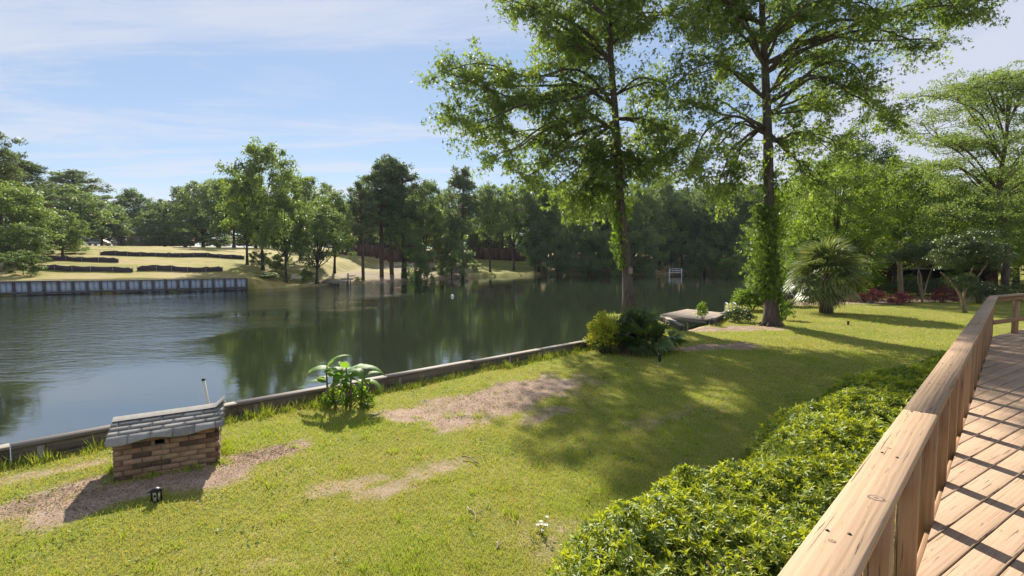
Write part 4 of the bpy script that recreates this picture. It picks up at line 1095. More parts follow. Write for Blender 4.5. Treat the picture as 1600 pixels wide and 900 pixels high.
# ------------------------------------------------------------------ boards with their length on local x
_PL = {}
def plank(name, p0, p1, w, h, mat, parent, bev=.006, roll=(0, 0, 1)):
    p0 = np.asarray(p0, float); p1 = np.asarray(p1, float); L = float(np.linalg.norm(p1-p0))
    key = (name, round(L, 4), w, h, mat.name)
    if key not in _PL:
        V, F = bar((0, 0, 0), (L, 0, 0), w, h, bev); me = Geo().add(V, F).mesh(name); me.materials.append(mat); _PL[key] = me
    x = unit(p1-p0); up = np.asarray(roll, float)
    if abs(x @ up) > .95: up = np.array((0, 1., 0))
    y = unit(np.cross(up, x)); z = np.cross(x, y)
    o = mkobj(name, _PL[key], None, parent)
    m = Matrix(((x[0], y[0], z[0], 0), (x[1], y[1], z[1], 0), (x[2], y[2], z[2], 0), (0, 0, 0, 1)))
    m.translation = Vector((p0-ORG[parent.name]).tolist())
    o.matrix_local = m
    return o

# ------------------------------------------------------------------ deck and railing
US = np.array((.702, .712)); UP = np.array((.712, -.702))       # along the rail, towards the deck
DZ = 1.1; CAPZ = 2.0
def rp(s, p, z): q = US*s+UP*p; return np.array((q[0], q[1], z))
BD = np.array((math.sin(R(57.5)), math.cos(R(57.5)))); BN = np.array((BD[1], -BD[0]))
S_END = 14.85
def deck():
    t = thing('wooden_deck', 'tan painted wooden deck in the right corner', 'deck', rp(4, .5, 0))
    g = np.random.default_rng(11); pitch = .168; gap = .011
    c = rp(S_END, -.33, 0)[:2] @ BN
    edge = -.315
    for k in range(44):
        o0 = c-.05+k*pitch; o1 = o0+pitch-gap; oc = (o0+o1)/2
        # distance along BD at which each edge of the board meets the deck edge line
        def start(o): return (edge-(BN*o) @ UP)/(BD @ UP)
        a0, a1 = start(o0), start(o1); e = a1+7.5
        P = [BN*o0+BD*a0, BN*o0+BD*e, BN*o1+BD*e, BN*o1+BD*a1]
        if g.uniform() < 0: continue
        org = BN*oc+BD*a1; zt = DZ+g.normal(0, .0012)
        loc = [((q-org) @ BD, -((q-org) @ BN)) for q in P]
        b = .004; V = []; cx = np.mean(loc, 0)
        for z, ins in ((-.035, 0), (-.005, 0), (0, 1)):
            for x, y in loc:
                V.append((x-(np.sign(x-cx[0])*b*ins), y-np.sign(y-cx[1])*b*ins, z))
        F = [(0, 1, 2, 3), (11, 10, 9, 8)]+[(4*l+(i+1) % 4, 4*l+i, 4*l+4+i, 4*l+4+(i+1) % 4) for l in range(2) for i in range(4)]
        me = Geo().add(np.array(V), np.array(F)).mesh('deck_board')
        ob = mkobj('deck_board', me, M['deck'], t, (*(org-ORG[t.name][:2]), zt))
        ob.rotation_euler = (0, 0, math.atan2(BD[1], BD[0]))
    plank('rim_joist', rp(-3, -.335, DZ-.16), rp(S_END, -.335, DZ-.16), .035, .22, M['post'], t)
    for k in range(9): plank('joist', rp(-2+2*k, -.30, DZ-.15), rp(-2+2*k, 4.0, DZ-.15), .04, .2, M['post'], t)
    for k in range(6):
        plank('support_post', rp(-1+3.1*k, -.20, -.2), rp(-1+3.1*k, -.20, DZ-.26), .1, .1, M['post'], t)
deck()
def railing():
    t = thing('deck_railing', 'tan wooden railing with wide cap running along the deck edge', 'railing', rp(4, -.34, DZ))
    sJ = 3.36
    js = [-2.5, sJ, sJ+4.9, sJ+9.6, S_END+.03]
    for i in range(4):
        plank('cap_board', rp(js[i]+.003, -.330, CAPZ-.02), rp(js[i+1]-.003, -.330, CAPZ-.02+.002*(i % 2)), .143, .04, M['rail'], t, .006)
    for k in range(-6, 14):
        s = 4.185+.825*k
        if s > S_END: continue
        plank('post', rp(s, -.362, DZ-.30), rp(s, -.362, CAPZ-.042), .09, .09, M['post'], t, .005, roll=(*UP, 0))
    for i in range(3):
        plank('mid_rail', rp(js[i]+.1, -.428, DZ+.52), rp(js[i+1]+.09 if i < 2 else js[3]-.31, -.428, DZ+.52), .038, .09, M['post'], t)
    plank('mid_rail', rp(js[3]-.3, -.4285, DZ+.5205), rp(S_END, -.4285, DZ+.5205), .0375, .0895, M['post'], t)
    # nail heads on the cap
    g = np.random.default_rng(4)
    nm = Geo().add(*tube([(0, 0, 0), (0, 0, .0025)], .0055, 8)).mesh('nail_head'); nm.materials.append(M['black'])
    for k in range(-5, 12):
        s = 4.185+.825*k
        for off in (-.024, .022):
            mkobj('nail_head', nm, None, t, rp(s+g.normal(0, .012), -.343+off+g.normal(0, .004), CAPZ)-ORG[t.name])
    # knots in the cap boards
    def knot(px, py, a, b_):
        c = gr(px, py, CAPZ+.0006); n = 20; V = [(0, 0, 0)]; g2 = np.random.default_rng(int(px))
        for rr in (.30, .62, .86, 1.0):
            V += [(math.cos(k*6.283/n)*a*rr*(1+.06*g2.normal()), math.sin(k*6.283/n)*b_*rr*(1+.06*g2.normal()), .0006*(1-rr)) for k in range(n)]
        F3 = [(0, 1+k, 1+(k+1) % n) for k in range(n)]; F4 = [(1+r_*n+k, 1+r_*n+n+k, 1+r_*n+n+(k+1) % n, 1+r_*n+(k+1) % n) for r_ in range(3) for k in range(n)]
        vv = np.concatenate([[0.0], np.full(n, .45), np.full(n, .6), np.full(n, .12), np.full(n, .5)])
        o = mkobj('knot', Geo().add(np.array(V), [np.array(F3), np.array(F4)], vv).mesh('knot'), M['knot'], t, c-ORG[t.name]); o.rotation_euler = (0, 0, math.atan2(US[1], US[0]))
    knot(1369, 778, .021, .026); knot(1434, 610, .010, .012); knot(1300, 845, .009, .010); knot(1470, 585, .008, .012); knot(1389, 700, .007, .009)
    # far section turns away
    fd = np.array((math.sin(R(62)), math.cos(R(62)))); c = rp(S_END, -.343, 0)
    q = lambda l, z, off=0: np.array((c[0]+fd[0]*l+fd[1]*off, c[1]+fd[1]*l-fd[0]*off, z))
    t2 = thing('deck_railing', 'short return of the deck railing turning right at the far corner', 'railing', q(0, DZ))
    plank('cap_board', q(.075, CAPZ-.021), q(5.2, CAPZ-.021), .14, .04, M['rail'], t2)
    plank('under_rail', q(.06, CAPZ-.095, .02), q(5.2, CAPZ-.095, .02), .04, .09, M['post'], t2)
    plank('mid_rail', q(.06, DZ+.33, .02), q(5.2, DZ+.33, .02), .04, .09, M['post'], t2)
    for l in (.045, 1.35, 2.7, 4.05): plank('post', q(l, DZ-.3, -.045), q(l, CAPZ-.043, -.045), .09, .09, M['post'], t2, .005)
railing()

# ------------------------------------------------------------------ brick pump house
HUT_A = gr(178, 757); _B = gr(344, 729); HUT_U = unit(_B-HUT_A); HUT_L = float(np.linalg.norm(_B-HUT_A))
def pump_house():
    A, u, L = HUT_A, HUT_U, HUT_L; w = np.array((-u[1], u[0], 0)); Dp = .92
    t = thing('pump_house', 'small brick pump house with curling grey shingle roof by the seawall', 'pump house', A)
    rz = math.atan2(u[1], u[0]); g = np.random.default_rng(8)
    bl, bh, bd, mo = .190, .057, .09, .010
    z0 = -.05; HW = .575
    nc = int((HW-z0)/(bh+mo))
    V, F = bar((0, 0, 0), (bl, 0, 0), bd, bh, .004); bm = Geo().add(V, F).mesh('brick'); bm.materials.append(M['brick'])
    V, F = bar((0, 0, 0), (bl*.5-mo/2, 0, 0), bd, bh, .004); hm = Geo().add(V, F).mesh('brick'); hm.materials.append(M['brick'])
    def wall(p, dirv, n, length, hole=None):
        # dirv along, n outward; brick outer faces on the line p
        core = p-n*(.052)
        part('mortar_core', Geo().add(*bar(core+dirv*.03+(0, 0, z0), core+dirv*.03+(0, 0, HW-.004), .001, .001)), M['mortar'], t) if False else None
        q0 = core+dirv*.05; q1 = core+dirv*(length-.05)
        if hole is None:
            part('mortar', Geo().add(*bar(q0+(0, 0, (z0+HW)/2), q1+(0, 0, (z0+HW)/2), .07, HW-z0-.01, .002)), M['mortar'], t)
        else:
            a, b, za, zb = hole; G = Geo()
            G.add(*bar(q0+(0, 0, (z0+za)/2), q1+(0, 0, (z0+za)/2), .07, za-z0, .002)); G.add(*bar(q0+(0, 0, (zb+HW)/2), q1+(0, 0, (zb+HW)/2), .07, HW-zb-.005, .002))
            G.add(*bar(q0+(0, 0, (za+zb)/2), core+dirv*a+(0, 0, (za+zb)/2), .069, zb-za, .001)); G.add(*bar(core+dirv*b+(0, 0, (za+zb)/2), q1+(0, 0, (za+zb)/2), .069, zb-za, .001))
            part('mortar', G, M['mortar'], t)
        for c in range(nc):
            z = z0+c*(bh+mo)+bh/2; x = 0 if c % 2 else -(bl+mo)/2
            while x < length-.03:
                xa = max(x, 0); xb = min(x+bl, length)
                if xb-xa > .05:
                    skip = hole and z > hole[2]-.01 and z < hole[3]+.01 and xb > hole[0]+.01 and xa < hole[1]-.01
                    if skip:
                        if xa < hole[0]-.04: xb = hole[0]; skip = False
                        elif xb > hole[1]+.04: xa = hole[1]; skip = False
                    if not skip:
                        o = mkobj('brick', bm, None, t, p-n*(bd/2)+dirv*xa+(0, 0, z)-A+n*g.normal(0, .0022))
                        o.rotation_euler = (0, 0, math.atan2(dirv[1], dirv[0])); o.scale = ((xb-xa)/bl, 1, 1)
                x += bl+mo
    vz = z0+7*(bh+mo)
    wall(A, u, -w, L, (.43, .535, vz-.004, vz+bh+.004))
    wall(A+u*L+w*.092, w, u, Dp-.184); wall(A+w*(Dp-.092), -w, -u, Dp-.184); wall(A+u*L+w*Dp, -u, w, L)
    # near-black block painting the interior darkness behind the vent
    part('vent_recess', Geo().add(*boxv(A+u*.48+w*.13+(0, 0, vz+bh/2), (.2, .06, .12), rz)), M['dark'], t)
    # roof
    ez, rzg = HW-.005, .70
    s0, s1 = -.055, L+.07; half = Dp/2
    ridge = lambda s: A+u*s+w*half+(0, 0, rzg+.028*(s/L))
    fe = lambda s, f: A+u*s+w*(half-f*(half+.10))+(0, 0, rzg+.028*(s/L)-(rzg-ez)*f*1.08)
    be = lambda s, f: A+u*s+w*(half+f*(half+.10))+(0, 0, rzg+.028*(s/L)-(rzg-ez)*f*1.08)
    for nm, e in (('roof_sheathing', fe), ('roof_sheathing', be)):
        P = np.array([e(s0+.02, .02), e(s1-.02, .02), e(s1-.02, .93), e(s0+.02, .93)]); P2 = P-np.array((0, 0, .022))
        part(nm, Geo().add(np.vstack([P, P2]), np.array([(0, 1, 2, 3), (7, 6, 5, 4), (0, 4, 5, 1), (1, 5, 6, 2), (2, 6, 7, 3), (3, 7, 4, 0)])), M['grey_wood'], t)
    rows = 5; tab = .235
    for side, e in ((0, fe), (1, be)):
        for r in range(rows):
            f0 = 1.0-r*.205; f1 = max(f0-.225, .0)
            s = s0-(r % 2)*tab*.5 - g.uniform(0, .05)
            while s < s1-.02:
                a = max(s, s0); b = min(s+tab-.006, s1)
                if b-a > .03:
                    lift = .012+.004*r*0; m = 6
                    V = []
                    for j in range(m+1):
                        ss = a+(b-a)*j/m
                        sag = 0.0
                        if r == 0 and side == 0: sag = -.042*(.5+.5*math.sin(ss*9.5+.8))-.004
                        curl = .10*max(0, (ss-(s1-.13))/.13)**2*(1 if side == 0 else .3)*(1-.0*r)*(.25+.75*(r/4))
                        lo = e(ss, f0)+np.array((0, 0, .020+curl)); md = e(ss, (f0*.45+f1*.55))+np.array((0, 0, .015+curl)); hi = e(ss, f1)+np.array((0, 0, .008+curl))
                        if r == 0 and side == 0:
                            md = e(ss, .90)+np.array((0, 0, .022+curl)); lo = e(ss, 1.04)+np.array((0, 0, sag+curl))+(-w)*(-.012)
                        for q in (lo, md, hi): V += [q, q-np.array((0, 0, .007))]
                    V = np.array(V); F = []
                    for j in range(m):
                        k = 6*j
                        F += [(k, k+6, k+8, k+2), (k+2, k+8, k+10, k+4), (k+1, k+3, k+9, k+7), (k+3, k+5, k+11, k+9), (k, k+1, k+7, k+6)]
                    for k in (0, 6*m): F += [(k, k+2, k+3, k+1), (k+2, k+4, k+5, k+3)]
                    part('shingle', Geo().add(V, np.array(F)), M['shingle'], t)
                s += tab
    V = []
    for j in range(13):
        s = s0+(s1-s0)*j/12; c = .10*max(0, (s-(s1-.14))/.14)**2
        for q in (fe(s, .22), ridge(s), be(s, .22)): V.append(q+np.array((0, 0, .030+c)))
    part('ridge_cap', Geo().add(np.array(V), np.array([(3*j+i, 3*j+3+i, 3*j+4+i, 3*j+1+i) for j in range(12) for i in range(2)])), M['shingle'], t)
    plank('barge_board', fe(s1-.045, .95)-np.array((0, 0, .055)), ridge(s1-.045)-np.array((0, 0, .05)), .02, .09, M['flash'], t)
    plank('barge_board', be(s1-.045, .95)-np.array((0, 0, .055)), ridge(s1-.045)-np.array((0, 0, .05)), .021, .09, M['flash'], t)
    plank('fascia', A-w*.015+u*.0+(0, 0, HW-.01), A-w*.015+u*L+(0, 0, HW-.01), .025, .05, M['post'], t)
    # gable ends
    for s in (.05, L-.05):
        P = np.array([A+u*s+w*.02+(0, 0, HW-.02), A+u*s+w*(Dp-.02)+(0, 0, HW-.02), A+u*s+w*half+(0, 0, rzg-.035)])
        part('gable', Geo().add(np.vstack([P-u*.02, P+u*.02]), [np.array([(0, 2, 1), (3, 4, 5)]), np.array([(0, 1, 4, 3), (1, 2, 5, 4), (2, 0, 3, 5)])]), M['mortar'], t)
pump_house()

# ------------------------------------------------------------------ small things on the lawn
def pipe():
    a = np.array((-4.9, 8.75, -1.2)); b = at(318, 594, 8.75); m = at(324, 625, 8.75)
    d = unit(b-m); a = m-d*1.3
    t = thing('standpipe', 'thin white pipe sticking up behind the pump house', 'pipe', m-d*.4)
    part('pipe', Geo().add(*tube([a, b], .024, 10)), M['pvc'], t, True)
    part('end_cap', Geo().add(*tube([b-d*.01, b+d*.03], .029, 10)), M['black'], t, True)
pipe()
def lantern():
    p = gr(245, 787); z = .02
    t = thing('garden_light', 'small black and cream garden light in front of the pump house', 'garden light', p)
    part('stake', Geo().add(*tube([p+(0, 0, -.1), p+(0, 0, .03)], .012, 6)), M['black'], t)
    part('base', Geo().add(*bar(p+(0, 0, .02), p+(0, 0, .035), .085, .085)), M['black'], t)
    for sx in (-1, 1):
        for sy in (-1, 1): part('corner_bar', Geo().add(*bar(p+(sx*.033, sy*.033, .03), p+(sx*.033, sy*.033, .155), .014, .014)), M['black'], t)
    part('cream_panel', Geo().add(*bar(p+(0, 0, .036), p+(0, 0, .15), .05, .05)), M['pvc'], t)
    part('front_slot', Geo().add(*boxv(p+(0, -.027, .10), (.02, .006, .03))), M['black'], t)
    V = np.array([p+(x, y, .155) for x, y in ((-.06, -.06), (.06, -.06), (.06, .06), (-.06, .06))]+[p+(0, 0, .20)])
    part('cap', Geo().add(V, [np.array([(0, 1, 4), (1, 2, 4), (2, 3, 4), (3, 0, 4)]), np.array([(3, 2, 1, 0)])]), M['black'], t)
lantern()
def path_light():
    p = gr(1030.5, 572)
    t = thing('path_light', 'black stake light standing in the lawn right of the palmetto clump', 'path light', p)
    part('stake', Geo().add(*tube([p+(0, 0, -.1), p+(0, 0, .14)], .016, 8)), M['steel'], t)
    part('head', Geo().add(*tube([p+(0, 0, .12), p+(0, 0, .15), p+(0, 0, .30), p+(0, 0, .32)], [.022, .040, .042, .03], 10)), M['black'], t, True)
    part('lens', Geo().add(*tube([p+(0, 0, .105), p+(0, 0, .122)], .03, 10)), M['glass'], t)
path_light()
def stub():
    p = gr(1325, 508)
    t = thing('pipe_stub', 'small rusty pipe stub in the lawn before the fan palm', 'pipe stub', p)
    part('pipe', Geo().add(*tube([p+(0, 0, -.1), p+(0, 0, .14)], .045, 8)), M['redbrick'], t)
    part('cap', Geo().add(*tube([p+(0, 0, .14), p+(0, 0, .17)], [.06, .05], 8)), M['redbrick'], t)
stub()
def sticks():
    g = np.random.default_rng(2)
    for (pts, r, lb) in [([(722, 716), (735, 718), (748, 727)], .012, 'bare pale stick lying by the long soil patch'), ([(731, 797), (742, 806), (744, 818)], .009, 'short bent twig lying on the near lawn'),
                         ([(778, 852), (777, 862)], .010, 'little pale twig near the hedge corner'), ([(1058, 728), (1066, 726), (1072, 718)], .007, 'thin curled twig at the hedge edge')]:
        P = curve([gr(*q)+np.array((0, 0, .025)) for q in pts], 8); P += g.normal(0, .004, P.shape)
        G = Geo().add(*tube(P, np.linspace(r, r*.5, 8), 6)); b = P[4]
        G.add(*tube([b, b+np.array((.08, .05, .03))], [r*.5, r*.25], 5))
        single('twig', G, M['dock'], lb, 'twig', P[0], 'twigs on the lawn', True)
sticks()
def flowers():
    p = gr(846, 838); g = np.random.default_rng(12)
    t = thing('white_flower', 'small white flowering weed at the near hedge corner', 'flower', p)
    for k in range(7):
        e = p+np.array((g.normal(0, .05), g.normal(0, .07), g.uniform(.07, .16)))
        part('stem', Geo().add(*tube([p+g.normal(0, .01, 3)*np.array((1, 1, 0)), (p+e)/2+g.normal(0, .01, 3), e], .003, 4)), M['stem'], t)
        n = 6; a = np.arange(n)*6.283/n; D = np.stack([np.cos(a), np.sin(a), np.full(n, .3)], 1)
        V, F, v = leaves(T_LANCE, np.repeat(e[None], n, 0), D, np.tile((0, 0, 1.), (n, 1)), .022, .014, np.ones(n))
        part('blossom', Geo().add(V, F, v), M['white'], t)
flowers()

# ------------------------------------------------------------------ palms
def fan_mesh(seed, pet, rad, n=22, spread=3.5, droop=.28, mat=None):
    """fan leaf: petiole along +x, blades radiating in the x-y plane, folded and drooping"""
    g = np.random.default_rng(seed); G = Geo()
    G.add(*tube(curve([(0, 0, 0), (pet*.5, 0, .05*pet), (pet, 0, 0)], 5), [.020, .016, .014, .012, .010], 5), .6)
    for k in range(n):
        a = -spread/2+spread*k/(n-1)+g.normal(0, .03); l = rad*(1-.22*abs(a/(spread/2))**2)*g.uniform(.9, 1.08)
        d = np.array((math.cos(a), math.sin(a), 0)); s = np.array((-math.sin(a), math.cos(a), 0)); wd = .030*rad/.9+.008
        o = np.array((pet, 0, 0)); dz = -droop*g.uniform(.7, 1.5)
        pts = [o, o+d*l*.5+np.array((0, 0, .02+.10*abs(math.sin(a))*rad)), o+d*l*.8+np.array((0, 0, dz*l*.3)), o+d*l+np.array((0, 0, dz*l))]
        V = [pts[0], pts[1]+s*wd+(0, 0, .012), pts[1]-s*wd+(0, 0, .012), pts[1]-(0, 0, .008), pts[2]+s*wd*.55, pts[2]-s*wd*.55, pts[3]]
        G.add(np.array(V), [np.array([(0, 3, 1), (0, 2, 3), (4, 5, 6)]), np.array([(1, 3, 5, 4)]), np.array([(3, 2, 5)])], np.clip(.5+g.normal(0, .22), 0, 1))
    me = G.mesh('frond'); me.materials.append(mat); return me
def frond(me, parent, loc, az, el, roll, sc):
    o = mkobj('frond', me, None, parent)
    m = Matrix.Translation(Vector([float(c) for c in loc])) @ Matrix.Rotation(az, 4, 'Z') @ Matrix.Rotation(-el, 4, 'Y') @ Matrix.Rotation(roll, 4, 'X') @ Matrix.Scale(sc, 4)
    o.matrix_local = m; return o
def fan_palm():
    base = gr(1290, 488); g = np.random.default_rng(31)
    t = thing('fan_palm', 'round headed fan palm with rough criss-cross trunk on the right lawn', 'palm', base)
    H = 1.75
    part('trunk', Geo().add(*tube(base+np.array([(0, 0, -.2), (0, 0, .25), (.02, 0, .9), (0, 0, 1.5), (0, 0, H+.25)]), [.33, .29, .25, .27, .12], 12, .05)), M['bark_p'], t, True)
    # old leaf bases
    bm = Geo().add(*bar((0, 0, 0), (0, 0, .34), .11, .05, .012, up=(0, 1, 0))).mesh('leaf_boot'); bm.materials.append(M['bark_light'])
    for k in range(54):
        z = .08+1.55*k/54; a = k*2.399; r = .27-.02*z
        o = mkobj('leaf_boot', bm, None, t, (math.cos(a)*r, math.sin(a)*r, z))
        o.rotation_euler = (Matrix.Rotation(a+math.pi/2, 3, 'Z') @ Matrix.Rotation(-R(24), 3, 'X') @ Matrix.Rotation(R(22 if k % 2 else -22), 3, 'Y')).to_euler()
    ms = [fan_mesh(s, 1.1, 1.25, 26, 3.9, .30, M['palm']) for s in (1, 2, 3, 4)]
    n = 52
    for k in range(n):
        f = k/(n-1); a = k*2.399; el = R(82-112*f+g.normal(0, 6))
        frond(ms[k % 4], t, (0, 0, H+.1-.35*f), a, el, g.normal(0, .25), g.uniform(.80, 1.0)*(1.0 if f < .75 else .9))
    dm = fan_mesh(9, .8, .8, 18, 2.4, .5, M['dryleaf'])
    for k in range(9): frond(dm, t, (0, 0, H-.35), k*.7+.2, R(-48+g.normal(0, 8)), g.normal(0, .3), .85)
fan_palm()
def palmetto():
    base = gr(992, 549); g = np.random.default_rng(33)
    t = thing('palmetto_clump', 'dark spiky palmetto clump in front of the birdhouse trunk', 'palmetto', base)
    ms = [fan_mesh(s, .50, .58, 20, 3.1, .12, M['palmetto']) for s in (11, 12, 13)]
    dm = fan_mesh(19, .45, .5, 14, 2.4, .4, M['dryleaf'])
    crowns = [(-.42, .05, .15), (.15, .15, .25), (.62, .05, .12), (.1, -.35, .08), (.35, .45, .2), (-.5, -.2, .0), (-.1, .45, .2)]
    for i, (cx_, cy_, cz_) in enumerate(crowns):
        part('stem', Geo().add(*tube([base+(cx_*.7, cy_*.7, -.1), base+(cx_, cy_, cz_+.2)], [.09, .07], 8, .05)), M['bark'], t)
        for k in range(13):
            f = k/12; frond(ms[(i+k) % 3], t, (cx_, cy_, cz_+.12), k*2.399+i, R(78-92*f+g.normal(0, 8)), g.normal(0, .4), g.uniform(.75, 1.05))
        for k in range(3): frond(dm, t, (cx_, cy_, cz_+.05), g.uniform(0, 6.28), R(-14+g.normal(0, 8)), g.normal(0, .4), .8)
palmetto()

# ------------------------------------------------------------------ shrubs
def shrub(name, label, cat, base, rx, ry, h, n, per, leaf, mat, seed, asp=.55, tmpl=T_LANCE, stems=7, cr=.2, lift=.18, group=None, flat=.8, stemmat=None, var=None):
    g = np.random.default_rng(seed); base = np.asarray(base, float)
    t = thing(name, label, cat, base, group)
    d = rdir(n, g); d[:, 2] = np.abs(d[:, 2]); r = g.uniform(.35, 1, n)**.5
    C = base+d*r[:, None]*np.array((rx, ry, h*(1-lift)))+np.array((0, 0, h*lift)); C[:, :2] += g.normal(0, .06*rx, (n, 2)); C[:, 2] -= .04
    C *= 1.0
    V, F, a = blob_leaves(g, C, cr*g.uniform(.7, 1.3, n), per, leaf, asp, flat, var, tmpl, .0)
    part('foliage', Geo().add(V, F, a), mat, t)
    G = Geo()
    for k in range(stems):
        e = C[k % n]; s = base+np.array((g.normal(0, .10*rx), g.normal(0, .10*ry), -.08))
        G.add(*tube(curve([s, (s+e)/2+np.array((0, 0, .1*h)), e], 6), np.linspace(.022, .006, 6)*max(.5, h), 5))
    part('stems', G, stemmat or M['stem'], t, True, kind='stuff')
    return t
shrub('yellow_shrub', 'bright yellow green shrub leaning over the seawall left of the palmetto', 'shrub', at(941, 545, 14.9)*np.array((1, 1, 0)), .46, .4, 1.2, 80, 34, .085, M['shrub_y'], 41, cr=.17, lift=.3)
shrub('leafy_bush', 'round green bush at the water right of the dock', 'shrub', gr(1172, 484), .95, .9, 1.35, 70, 60, .12, M['ivy'], 42, cr=.30)
shrub('low_shrub', 'low pale leafed shrub at the dock corner', 'shrub', gr(1153, 502), .75, .55, .58, 46, 40, .08, M['camellia'], 43, cr=.18)
shrub('sapling', 'thin leafy sapling in front of the small dock', 'sapling', gr(1097, 504), .22, .22, .95, 16, 22, .10, M['ivy'], 44, cr=.13, lift=.35, stems=3)
shrub('young_shoots', 'leafy shoots at the foot of the ivy column', 'shrub', gr(1226, 500), .32, .3, .95, 20, 30, .11, M['ivy'], 45, cr=.17, stems=4)
for i, (px, py, rx, h, lb) in enumerate([(1363, 473, .75, .95, 'burgundy shrub right next to the fan palm'), (1408, 476, .72, .78, 'bright red shrub in the middle of the right bed'), (1474, 473, .9, .95, 'burgundy shrub between the two small trees'), (1335, 472, .7, .6, 'low dark red shrub half behind the fan palm')]):
    shrub('red_shrub', lb, 'shrub', gr(px, py), rx, rx*.8, h, 50, 42, .075, M['red'], 50+i, cr=.2, group='burgundy shrubs in the right bed')
shrub('evergreen_shrub', 'dark clipped evergreen at the right end of the bed', 'shrub', gr(1528, 474), 1.0, .9, 1.5, 60, 60, .10, M['camellia'], 56, cr=.3)
shrub('evergreen_shrub', 'long dark hedge shrub beyond the deck corner', 'shrub', gr(1590, 470), 2.6, 1.2, 1.1, 90, 60, .10, M['camellia'], 57, cr=.34)
shrub('dark_shrub', 'dark shrub by the shore behind the ivy column', 'shrub', gr(1235, 478), 1.1, .8, .9, 60, 60, .10, M['camellia'], 58, cr=.3)
shrub('dark_shrub', 'pale green shrub left of the red shrubs behind the palm', 'shrub', gr(1325, 466), 1.4, .8, 1.3, 70, 60, .09, M['ivy'], 59, cr=.3)
shrub('dark_shrub', 'tall shaded shrub before the red building', 'shrub', gr(1440, 462), 3.6, .9, 1.3, 120, 60, .10, M['camellia'], 60, cr=.36)
for i, (px, lb) in enumerate([(1245, 'tangled shrub on the right shore behind the fan palm'), (1285, 'leafy thicket bush directly behind the fan palm'), (1210, 'shore bush behind the ivy column, closest to the water'), (1345, 'thicket bush left of the red building')]):
    shrub('thicket_bush', lb, 'shrub', np.array((at(px, 440, 38+2*i)[0], 38+2*i, 0)), 2.0, 1.5, 2.4, 110, 60, .13, M['ivy'], 70+i, cr=.45)

def small_tree(name, label, base_px, stems, crown, seed, mat, leaf=.085):
    """multi stem ornamental: stems as lists of (px,py,d), crown blobs (px,py,d,r)"""
    g = np.random.default_rng(seed); base = gr(*base_px); t = thing(name, label, 'tree', base)
    G = Geo()
    for st, r in stems:
        P = curve([base+np.array((g.normal(0, .04), g.normal(0, .04), -.1))]+[at(a, b, base[1]+c) for a, b, c in st], 12)
        G.add(*tube(P, np.linspace(r, r*.35, 12), 7, .05))
    C = []; Rr = []
    for px, py, dd, rr, n in crown:
        c = at(px, py, base[1]+dd); d = rdir(n, g)
        C.append(c+d*(rr*g.uniform(.3, 1, n)**.5)[:, None]*np.array((1, 1, .55))); Rr.append(np.full(n, .24))
    C = np.concatenate(C); Rr = np.concatenate(Rr)*g.uniform(.7, 1.3, len(C))
    V, F, a = blob_leaves(g, C, Rr*1.15, 80, leaf, .5, .6, None, T_LANCE, .1)
    part('trunk', G, M['bark_light'], t, True); part('crown', Geo().add(V, F, a), mat, t)
small_tree('ornamental_tree', 'small multi stemmed tree with pale forked trunks behind the red shrubs', (1441, 473),
    [([(1440, 450, 0), (1437, 425, 0), (1425, 400, .3)], .075), ([(1446, 450, .2), (1452, 430, .2), (1462, 405, -.3)], .06), ([(1438, 455, -.1), (1434, 430, -.2), (1440, 395, .6)], .06)],
    [(1440, 398, 0, 1.1, 46), (1415, 402, .4, .8, 26), (1465, 400, -.4, 1.0, 36), (1440, 385, .3, 1.0, 34), (1400, 400, .2, .6, 16)], 81, M['camellia'])
small_tree('ornamental_tree', 'small leaning tree with mossy trunk beside the deck corner', (1508, 489),
    [([(1502, 465, 0), (1490, 445, .2), (1470, 425, .4)], .085), ([(1506, 465, .1), (1510, 440, .1), (1522, 415, -.2)], .075), ([(1508, 455, 0), (1530, 430, -.3), (1545, 405, -.4)], .05)],
    [(1478, 405, .3, .9, 36), (1512, 392, 0, 1.1, 50), (1540, 395, -.3, .9, 38), (1505, 440, 0, .55, 24), (1520, 375, .2, .9, 30), (1490, 380, .5, .7, 24), (1560, 405, -.3, .6, 16)], 82, M['camellia'])
def pale_post():
    b = gr(1407, 464); t = thing('pale_trunk', 'straight pale grey trunk before the red building', 'tree', b)
    part('trunk', Geo().add(*tube(curve([b-(0, 0, .1), b+(-.05, 0, 1.0), b+(-.15, 0, 2.4), b+(-.2, 0, 4.0)], 8), np.linspace(.19, .12, 8), 8, .04)), M['bark_light'], t, True)
    g = np.random.default_rng(84); C = b+np.array((-.2, 0, 4.2))+rdir(60, g)*np.array((1.8, 1.8, 1.0))
    V, F, a = blob_leaves(g, C, np.full(60, .4), 50, .11, .55, .6, None)
    part('crown', Geo().add(V, F, a), M['decid'], t)
pale_post()

